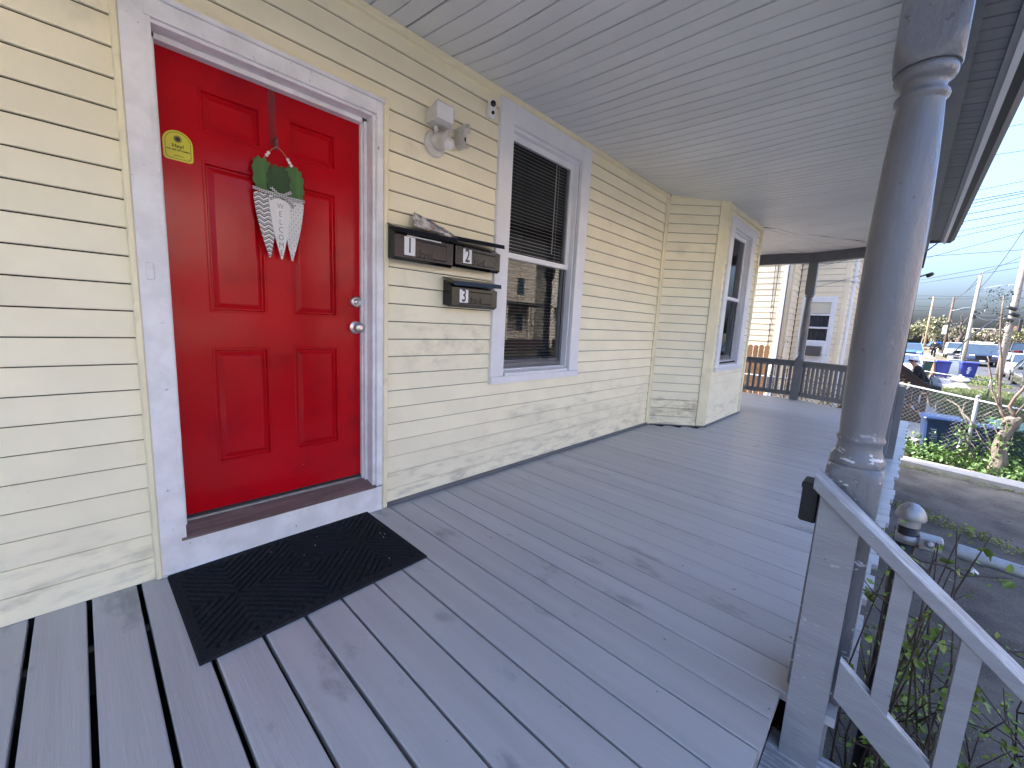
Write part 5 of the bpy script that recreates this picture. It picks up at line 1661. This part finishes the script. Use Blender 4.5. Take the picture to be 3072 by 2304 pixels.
board_fence('picket_fence', 'tiny white pointed picket fence above the brown board fence', (48, -2.4), (48, -3.95), .22, ground_z(48), 14, M['vinyl_white'], 'picket', True)
board_fence('board_fence', 'tan board fence behind the distant person in black', (62, -2.2), (62, -4.15), .80, ground_z(62), 14, M['tanfence'])
board_fence('board_fence', 'long low dark grey fence line across the end of the street', (125, -4.5), (125, -30), .55, ground_z(125), 40, M['fencebrown'])

hy = thing('fire_hydrant', 'small pale yellow fire hydrant on the far kerb', 'hydrant', (80, -5.53, ground_z(80)))
HY = P('pale yellow hydrant paint', (.62, .55, .32), .5, .1, 8)
z_ = ground_z(80)
smooth_by_angle(MB().lathe([(.16, 0), (.16, .05), (.11, .07), (.11, .45), (.15, .46), (.15, .50), (.13, .55), (.09, .64), (.03, .68), (.03, .73), (0, .74)], 14, (80, -5.53, z_)).build('hydrant_body', HY, hy), 40)
for sg in (-1, 1):
    MB().lathe([(.06, .08), (.06, .17), (.04, .18), (0, .19)], 10, (80, -5.53, z_ + .38), (0, sg, 0)).build('outlet_cap', HY, hy)
ss = thing('street_sign', 'small blue street name sign on a green post', 'street sign', (80, -5.32, z_))
MB().tube([(80, -5.32, z_), (80, -5.32, 1.55)], .035, 8).build('post', P('green sign post', (.05, .16, .09), .5), ss)
MB().cbox(79.96, 79.98, -5.72, -4.94, 1.24, 1.42, .004).build('sign_blade', P('blue sign face', (.03, .14, .45), .4, .03), ss)
MB().cbox(79.7, 80.3, -5.335, -5.305, 1.43, 1.58, .004).build('sign_blade', M['binblue2'], ss)

# ---- utility poles
def pole(x, y, h, r, mat, label, arms=(), extras=None):
    z0 = ground_z(x)
    t = thing('utility_pole', label, 'utility pole', (x, y, z0), 'utility poles along the street')
    MB().tube([(x, y, z0), (x, y, z0 + h * .5), (x, y, h)], [r, r * .9, r * .75], 12).build('pole_shaft', mat, t, True)
    return t
p4 = pole(36.8, -6.42, 9.5, .165, M['pole'], 'thickest grey utility pole, behind the pruned tree, with dark cable splices')
for dz, dy in ((3.35, .1), (3.0, -.05), (2.7, .14)):
    MB().lathe([(.05, -.22), (.10, -.16), (.10, .16), (.05, .22)], 8, (36.62, -6.42 + dy, dz), (.1, 1, .4)).build('cable_splice', M['black_matte'], p4, True)
MB().cbox(36.5, 36.7, -6.82, -6.68, 2.05, 2.75, .03).build('splice_box', M['black_matte'], p4)
p3 = pole(46.0, -5.56, 6.26, .13, M['pole'], 'leaning pale utility pole with a curved street lamp arm')
MB().tube([(46, -5.57, 5.16), (46, -6.0, 5.36), (46, -6.6, 5.50), (46, -7.05, 5.52)], .03, 6).build('lamp_arm', M['greybox'], p3, True)
MB().cbox(45.9, 46.1, -7.36, -6.98, 5.46, 5.55, .02).build('lamp_head', M['greybox'], p3)
MB().cbox(45.75, 45.85, -5.72, -5.55, 3.1, 3.7, .03).build('splice_box', M['black_matte'], p3)
MB().lathe([(.04, -.2), (.10, -.14), (.10, .14), (.04, .2)], 8, (45.8, -5.75, 3.45), (0, 1, -.3)).build('cable_splice', M['black_matte'], p3, True)
MB().tube([(46, -5.62, 6.2), (46, -5.62, 6.55)], .02, 6).build('pole_pin', M['greybox'], p3)
p2 = pole(87.0, -6.38, 7.85, .17, M['pole_dark'], 'dark brown utility pole with a white board, second from the farthest')
MB().cbox(86.6, 86.75, -6.30, -5.86, 2.55, 3.75, .03).build('board', M['label'], p2)
MB().cbox(86.6, 86.75, -6.65, -6.1, 3.95, 4.3, .05).build('splice_box', M['black_matte'], p2)
MB().tube([(86.8, -6.4, 5.9), (86.8, -7.5, 6.3), (86.8, -8.6, 6.45)], .04, 6).build('lamp_arm', M['greybox'], p2, True)
p1 = pole(108.0, -4.82, 9.5, .17, P('orange brown pole wood', (.36, .24, .14), .85, .15, 3), 'farthest slim utility pole rising behind the tan board fence')
MB().cbox(107.9, 108.1, -4.6, -4.1, 9.1, 9.35, .03).build('cross_arm', M['pole_dark'], p1)

def wire(a, b, sag, r, label, group='overhead wires over the street', n=12):
    a, b = Vector(a), Vector(b)
    pts = [a.lerp(b, k / n) - Vector((0, 0, sag * 4 * (k / n) * (1 - k / n))) for k in range(n + 1)]
    tag(MB().tube(pts, r, 4).build('overhead_wire', M['wire'], None, True), label, 'wire', group)
for i, (z0, z1, lab) in enumerate(((5.86, 5.86, 'highest black wire crossing the sky right of the gutter'), (5.33, 5.31, 'second black wire from the top beside the gutter'), (4.63, 4.72, 'third wire from the top beside the gutter'),
                                   (4.43, 4.51, 'fourth wire from the top beside the gutter, first of the tight bundle'), (4.37, 4.47, 'fifth wire from the top beside the gutter, thicker than its neighbours'), (4.29, 4.40, 'sixth wire from the top beside the gutter'), (4.15, 4.25, 'seventh wire from the top beside the gutter'), (4.0, 4.10, 'eighth wire from the top beside the gutter'), (3.81, 3.94, 'ninth wire from the top beside the gutter'), (3.70, 3.86, 'tenth wire from the top, last ending at the gutter edge'), (3.36, 3.59, 'sagging wire lowest but one of those ending behind the gutter end'), (3.21, 3.23, 'level wire just below the gutter end'))):
    k = (z1 - z0) / .75
    wire((14, 2.0, z0 - k * 5.0), (14, -9.0, z1 - (z1 - z0) * 0 - k * -5.3), .06 if i < 10 else .0, .0075 if i in (3, 4, 6, 7) else .0055, lab or 'one of the thin black wires bundled across the sky below the gutter', 'wires bundled beside the gutter' if not lab else 'overhead wires over the street')
def over(y0, y1, z0, z1, x, lab, r=.016, sag=.0):
    wire((x, y0, z0), (x, y1, z1), sag, r, lab)
over(-2.4, -12, 5.40, 7.55, 40, 'wire rising to the right above the street lamp')
over(-2.4, -12, 5.18, 7.30, 40, 'wire rising to the right just over the top of the pale lamp pole', .016, .12)
over(0, -14, 6.32, 6.35, 70, 'long level wire crossing behind the lamp pole', .022)
over(0, -14, 7.58, 7.13, 80, 'long level wire crossing behind the top of the dark pole', .022)
over(0, -10, 5.1, 4.3, 60, 'wire falling to the right, low among the far poles', .018)
over(0, -10, 4.30, 4.78, 60, 'wire rising to the right, low among the far poles', .018)
over(0, -10, 4.05, 4.0, 62, 'lowest level wire over the far trees', .018, .1)
hubs = [(36.8, -6.42, 3.25), (46, -5.58, 3.55), (87, -6.38, 4.1), (108, -4.82, 6.2)]
tops = [(46, -5.62, 6.5), (87, -6.38, 7.85), (108, -4.82, 9.45)]
for a, b, s_, lab in ((hubs[0], hubs[1], .25, 'tighter low cable between the thickest pole and the lamp pole'), (hubs[0], hubs[1], .55, 'slacker low cable between the thickest pole and the lamp pole'), (hubs[1], hubs[2], .35, 'low cable between the lamp pole and the dark pole'), (hubs[2], hubs[3], .3, 'low cable between the dark pole and the farthest pole'), (tops[0], tops[1], .6, 'wire between the tops of the lamp pole and dark pole'), (tops[1], tops[2], .5, 'wire between the tops of the dark pole and farthest pole')):
    wire(a, b, s_, .022, lab, 'cables slung between utility poles')
wire((46, -5.58, 5.2), (36.8, -6.42, 8.6), .35, .016, 'wire climbing from the lamp pole to the thickest pole')
wire((46, -5.65, 6.45), (40, -9.5, 9.6), .45, .016, 'wire curving up from the very top of the lamp pole')
wire((46, -5.6, 5.9), (62, -4.3, 4.6), .1, .016, 'wire dropping left from the lamp pole towards the far houses')
wire((46, -5.6, 5.1), (40, -7.6, 4.6), .05, .014, 'short wire dropping right from the lamp pole below its arm')
wire((36.7, -6.45, 3.1), (30, -4.0, .75), -.35, .03, 'thick dark cable curving down from the thickest pole to the yard')
wire((46, -5.56, 3.2), (62, -4.2, 2.9), .5, .022, 'cable sagging left of the lamp pole over the cars')

# ================================================================== vehicles
def car(x, y, heading, L, W, H, paint, label, kind='sedan', name='parked_car', cat='car', roofm=None, rack=False, plate=True):
    t = thing(name, label, cat, (x, y, ground_z(x)), 'vehicles along the street', heading)
    h2 = W / 2
    belt = H * .56
    def sec(px, z0, z1, hw, tp=.06):
        return [(px, -hw, z0 + .08), (px, -hw + .06, z0), (px, hw - .06, z0), (px, hw, z0 + .08), (px, hw, z1 - .12), (px, hw - tp, z1), (px, -hw + tp, z1), (px, -hw, z1 - .12)]
    if kind == 'sedan':
        st = [(-L / 2, .34, .72, .86), (-L / 2 + .08, .24, .88, .94), (-L * .30, .2, .92, 1), (-.1 * L, .18, .93, 1), (L * .16, .18, .92, 1), (L * .38, .2, .84, .98), (L / 2 - .1, .24, .74, .92), (L / 2, .32, .60, .82)]
        cab = ((-L * .40, -L * .24), (L * .04, L * .24))
    elif kind == 'pickup':
        st = [(-L / 2, .45, 1.0, .96), (-L * .1, .42, 1.02, 1), (L * .1, .4, 1.02, 1), (L * .32, .4, .98, 1), (L / 2 - .08, .42, .95, .96), (L / 2, .48, .85, .9)]
        cab = ((-L * .10, -L * .06), (L * .10, L * .20))
    else:
        st = [(-L / 2, .45, .95, .92), (-L / 2 + .06, .36, 1.02, .98), (-L * .1, .34, 1.04, 1), (L * .16, .34, 1.04, 1), (L * .36, .36, 1.0, .98), (L / 2 - .06, .38, .92, .95), (L / 2, .45, .80, .9)]
        cab = ((-L * .49, -L * .46), (L * .10, L * .22))
    bz = 1.02 if kind != 'sedan' else .91
    mb = MB().loft([sec(px, z0, z1, h2 * k) for px, z0, z1, k in st])
    body = smooth_by_angle(mb.build('car_body', paint, t), 40)
    (rb, rt), (ft, fb) = cab
    tw = h2 * .74 if kind == 'sedan' else h2 * .82
    zt = H - .03
    MB().loft([[(rb, -h2 * .95, bz - .02), (fb, -h2 * .95, bz - .02), (fb, h2 * .95, bz - .02), (rb, h2 * .95, bz - .02)], [(rt, -tw, zt), (ft, -tw, zt), (ft, tw, zt), (rt, tw, zt)]]).build('cabin_glass', M['carglass'], t)
    MB().loft([[(rt - .04, -tw - .02, zt - .03), (ft + .05, -tw - .02, zt - .03), (ft + .05, tw + .02, zt - .03), (rt - .04, tw + .02, zt - .03)], [(rt, -tw, H), (ft, -tw, H), (ft, tw, H), (rt, tw, H)]]).build('car_roof', roofm or paint, t)
    for sg in (-1, 1):
        for (b0, t0) in ((fb, ft), (rb, rt), ((fb + rb) / 2, (ft + rt) / 2)):
            MB().tube([(b0, sg * h2 * .955, bz - .03), (t0, sg * (tw + .01), zt)], .04, 5).build('pillar', paint, t)
        for px in (L * .31, -L * .30):
            wh = MB().lathe([(.2, -.10), (.31, -.10), (.33, -.07), (.33, .07), (.31, .10), (.2, .10)], 18, (px, sg * (h2 - .10), .33), (0, sg, 0)).build('wheel', M['tyre'], t)
            MB().lathe([(.0, .06), (.2, .08), (.205, .105), (.08, .11), (0, .11)], 12, (px, sg * (h2 - .10), .33), (0, sg, 0)).build('rim', M['chrome'], wh)
        fz = .62 if kind == 'sedan' else .82
        MB().cbox(L / 2 - .12, L / 2 - .02, sg * h2 * .62 - .16, sg * h2 * .62 + .16, fz - .05, fz + .09, .02).build('headlight', M['lamp'], t)
        MB().cbox(-L / 2 - .01, -L / 2 + .08, sg * h2 * .7 - .12, sg * h2 * .7 + .12, fz + .02, fz + .16, .01).build('tail_light', M['red'], t)
        MB().cbox(fb - .12, fb + .02, sg * (h2 + .10) - .09, sg * (h2 + .10) + .09, bz + .01, bz + .16, .02).build('mirror', M['black_matte'], t)
    MB().cbox(L / 2 - .06, L / 2 + .01, -h2 * .42, h2 * .42, .52, .66 if kind == 'sedan' else .86, .01).build('grille', M['black'], t)
    MB().cbox(L / 2 - .1, L / 2 + .05, -h2 * .9, h2 * .9, .36, .50, .03).build('bumper', M['black_matte'] if kind != 'sedan' else paint, t)
    if plate:
        MB().box(L / 2 + .052, L / 2 + .056, -.16, .16, .40, .49).build('number_plate', M['label'], t)
    if rack:
        for yy in (-tw * .7, tw * .7):
            MB().tube([(rt + .2, yy, H + .09), (ft - .1, yy, H + .09)], .03, 6).build('roof_rail', M['label'], t)
        for k in range(4):
            xx = rt + .3 + (ft - rt - .5) * k / 3
            MB().tube([(xx, -tw * .8, H + .12), (xx, tw * .8, H + .12)], .028, 6).build('roof_bar', M['label'], t)
    if kind == 'pickup':
        MB().box(-L / 2 + .06, -L * .12, -h2 * .85, h2 * .85, 1.0, 1.03).build('load_bed', M['black_matte'], t)
    return t
CP = lambda n, c, r=.25: P(n, c, r, .03, 2, coat=.6)
navy, white, black, silver, dgrey, blue = CP('navy car paint', (.02, .03, .075)), CP('white car paint', (.5, .51, .53)), CP('black car paint', (.012, .012, .014)), CP('silver car paint', (.38, .40, .43)), CP('dark grey car paint', (.035, .038, .042)), CP('blue car paint', (.05, .12, .28))
car(53.6, -7.0, pi, 5.0, 2.05, 1.85, navy, 'dark blue utility vehicle facing us with a white roof and rack', 'suv', roofm=white, rack=True)
car(38.6, -7.75, pi, 4.6, 1.85, 1.55, white, 'white car facing us behind the dark grey sedan', 'suv')
car(32.6, -7.45, pi, 4.5, 1.8, 1.42, dgrey, 'dark grey sedan with bluish windscreen nearest on the street', 'sedan')
car(70.0, -9.4, pi, 4.5, 1.8, 1.45, black, 'black car with pale windscreen just right of the blue utility vehicle', 'sedan')
car(67.0, -6.45, pi, 4.5, 1.85, 1.7, silver, 'silver and black car between the dark pole and the lamp pole', 'suv')
car(93.0, -5.9, pi * .62, 4.9, 1.9, 1.7, black, 'black vehicle parked across the end of the street left of the dark pole', 'pickup')
car(58.0, -2.75, pi, 4.4, 1.8, 1.55, blue, 'pale blue car partly hidden behind the thick column', 'sedan')
car(31.5, -2.2, pi, 4.4, 1.75, 1.35, white, 'white car almost hidden behind the man and the thick column', 'sedan')
car(76.0, -12.2, 0.0, 5.4, 2.0, 1.95, black, 'black pickup truck at the far right of the street', 'pickup', 'pickup_truck', 'truck')
car(68.0, -12.6, pi, 5.2, 2.0, 2.1, white, 'white van beside the black pickup at the far right', 'suv', 'parked_van', 'van')

# ================================================================== far trees and building
def far_tree(x, y, h, cr, mat, label, bare=.5, group='budding trees at the end of the street'):
    z0 = ground_z(x)
    t = thing('budding_tree', label, 'tree', (x, y, z0), group)
    mb, lv = MB(), MB()
    tips_ = []
    def grow(p, d, L, r, lev):
        e = p + d * L
        m = p.lerp(e, .5) + Vector((rnd.uniform(-1, 1), rnd.uniform(-1, 1), rnd.uniform(-1, 1))) * L * .08
        mb.tube([p, m, e], [r, r * .8, r * .6], 5 if lev < 2 else 3, False)
        tips_.append(e)
        if lev < 4:
            for _ in range(3 if lev < 3 else 2):
                dd = (d + Vector((rnd.gauss(0, .55), rnd.gauss(0, .55), rnd.gauss(.12, .3)))).normalized()
                grow(e, dd, L * rnd.uniform(.6, .82), r * .55, lev + 1)
    grow(Vector((x, y, z0)), Vector((rnd.uniform(-.1, .1), rnd.uniform(-.1, .1), 1)).normalized(), h * .27, h * .028, 0)
    mb.build('trunk', M['bark'], t, False)
    for p in tips_[4:]:
        if rnd.random() < bare:
            tuft_mb(lv, p, cr, 7, .3, .6)
            lv_ = p + Vector((rnd.gauss(0, cr), rnd.gauss(0, cr), -abs(rnd.gauss(0, cr * 1.5))))
            tuft_mb(lv, lv_, cr, 5, .3, .6)
    o = lv.build('crown', mat, t, fix=False)
    return t
TT = [(118, -2.5, 6.5, .55, 'treetuft', .9, 'olive budding tree just right of the thick column above the tan fence'), (124, -4.6, 7.5, .6, 'treetuft', .8, 'rounded olive tree behind the farthest pole'), (116, -6.3, 7.8, .6, 'treetuft', .9, 'dense green tree between the farthest pole and the dark pole'),
      (128, -8.2, 8.2, .55, 'treetuft', .55, 'tall budding tree just right of the dark pole'), (135, -10.3, 6.8, .5, 'treetuft2', .7, 'pinkish twiggy tree behind the lamp pole'), (140, -13.5, 6.0, .6, 'treetuft', .9, 'low bushy tree in front of the far concrete building'),
      (138, -16.2, 6.0, .6, 'treetuft2', .8, 'brownish low tree in front of the building, right of the lamp pole'), (132, -18.6, 6.8, .6, 'treetuft', .9, 'olive tree at the far right edge behind the thickest pole'), (128, -21.0, 6.8, .6, 'treetuft', .9, 'last olive tree at the far right, near the black pickup')]
for (x, y, h, cr, mm, br, lab) in TT:
    far_tree(x, y, h * 1.0, cr, M[mm], lab, br)
dt = thing('bare_tree', 'bare dark crooked tree trunk left of the pale lamp pole', 'tree', (75, -7.0, ground_z(75)))
mb = MB()
for pts, r in (([(75, -7.15, -.3), (75, -7.2, .6), (75, -6.95, 1.6), (75, -7.15, 2.4), (75, -6.85, 3.1), (75, -6.9, 3.9)], .30), ([(75, -7.0, 1.4), (75, -7.4, 2.0), (75, -7.55, 2.3)], .12), ([(75, -6.85, 3.0), (75, -6.3, 3.6), (75, -5.9, 4.2)], .10), ([(75, -6.9, 3.7), (75, -7.3, 4.4), (75, -7.8, 4.7)], .09), ([(75, -7.1, 2.3), (75, -6.4, 2.7), (75, -6.1, 3.2)], .10), ([(75, -6.9, 3.9), (75, -6.7, 4.6), (75, -6.9, 5.1)], .08)):
    b_ = branch(pts, .06)
    mb.tube(b_, [r * (1 - .7 * i / (len(b_) - 1)) for i in range(len(b_))], 7)
mb.build('trunk', M['twig'], dt, True)

fb_ = thing('concrete_building', 'distant multi-storey concrete frame building with dark openings', 'building', (330, -45, 0))
X_ = 330
y0_, y1_ = -27.0, -62.0
fl_z = [-1, 2.0, 4.9, 7.6, 10.2]
PALE = P('pale concrete frame', (.55, .50, .44), .8, .08, .3)
for z_ in fl_z[1:]:
    MB().box(X_ - .3, X_ + 14, y1_, y0_, z_ - .35, z_).build('floor_slab', PALE, fb_)
ncol = 9
for k in range(ncol + 1):
    y = y0_ + (y1_ - y0_) * k / ncol
    MB().box(X_ - .45, X_ + .3, y - .35, y + .35, -1.5, 10.25).build('column', PALE, fb_)
for j in range(4):
    for k in range(ncol):
        ya, yb = y0_ + (y1_ - y0_) * k / ncol - .4, y0_ + (y1_ - y0_) * (k + 1) / ncol + .4
        f_ = MB().box(X_ + .5, X_ + .8, yb, ya, fl_z[j], fl_z[j + 1] - .36).build('infill_wall', M['brick'], fb_)
        for q in range(2):
            yc = ya + (yb - ya) * (.3 + .4 * q)
            MB().box(X_ + .42, X_ + .5, yc - .45, yc + .45, fl_z[j] + .9, fl_z[j] + 2.0).build('window', M['carglass'], f_)
MB().box(X_ + 3, X_ + 9, -44, -39, 10.2, 12).build('roof_house', M['brick'], fb_)

# houses across the street: they are what the door paint and the window panes mirror
def plain_house(x, y, wd, dp, h, mat, label):
    t = thing('street_house', label, 'house', (x, y, -1), 'houses across the street')
    MB().box(x - wd / 2, x + wd / 2, y - dp, y, -1.1, h).build('wall', mat, t)
    MB().prism([(-wd / 2 - .3, h), (wd / 2 + .3, h), (0, h + wd * .42)], lambda tt, u, v: (x + u, tt, v), y - dp - .3, y + .3).build('roof', M['shingle'], t)
    for fz in (.4, 3.2):
        for k in (-.28, 0, .28):
            w_ = MB().box(x + wd * k - .55, x + wd * k + .55, y + .002, y + .06, fz, fz + 1.6).build('window', M['neigh_trim'], t)
            MB().box(x + wd * k - .42, x + wd * k + .42, y + .061, y + .075, fz + .12, fz + 1.48).build('window_pane', M['carglass'], w_)
    MB().box(x - wd * .45, x + wd * .45, y + .01, y + 2.2, -1.1, -.1).build('porch_deck', M['brownwood'], t)
    MB().box(x - wd * .45, x + wd * .45, y + .01, y + 2.3, 2.45, 2.65).build('porch_roof', M['shingle'], t)
    for k in (-.42, -.14, .14, .42):
        MB().box(x + wd * k - .06, x + wd * k + .06, y + 2.05, y + 2.17, -.1, 2.45).build('porch_post', M['neigh_trim'], t)
HM = [P('brown siding', (.55, .46, .36), .7, .1, 2), P('tan siding', (.68, .62, .50), .7, .1, 2), P('red siding', (.50, .30, .24), .7, .1, 2)]
for k, (x, wd) in enumerate(((-9, 8.5), (1.5, 8.5), (12, 8.0), (22.5, 8.5), (33, 8.0))):
    plain_house(x, -20.5, wd, 11, 6.2, HM[k % 3], ['brown house across the street, mirrored at the left of the door', 'tan house across the street, mirrored in the porch window', 'red house across the street, mirrored in the window sash', 'brown house across the street, farther along', 'tan house across the street, farthest along'][k])

# ------------------------------------------------------------------ tidy helper marks
for o in bpy.data.objects:
    if 'worldkids' in o:
        del o['worldkids']
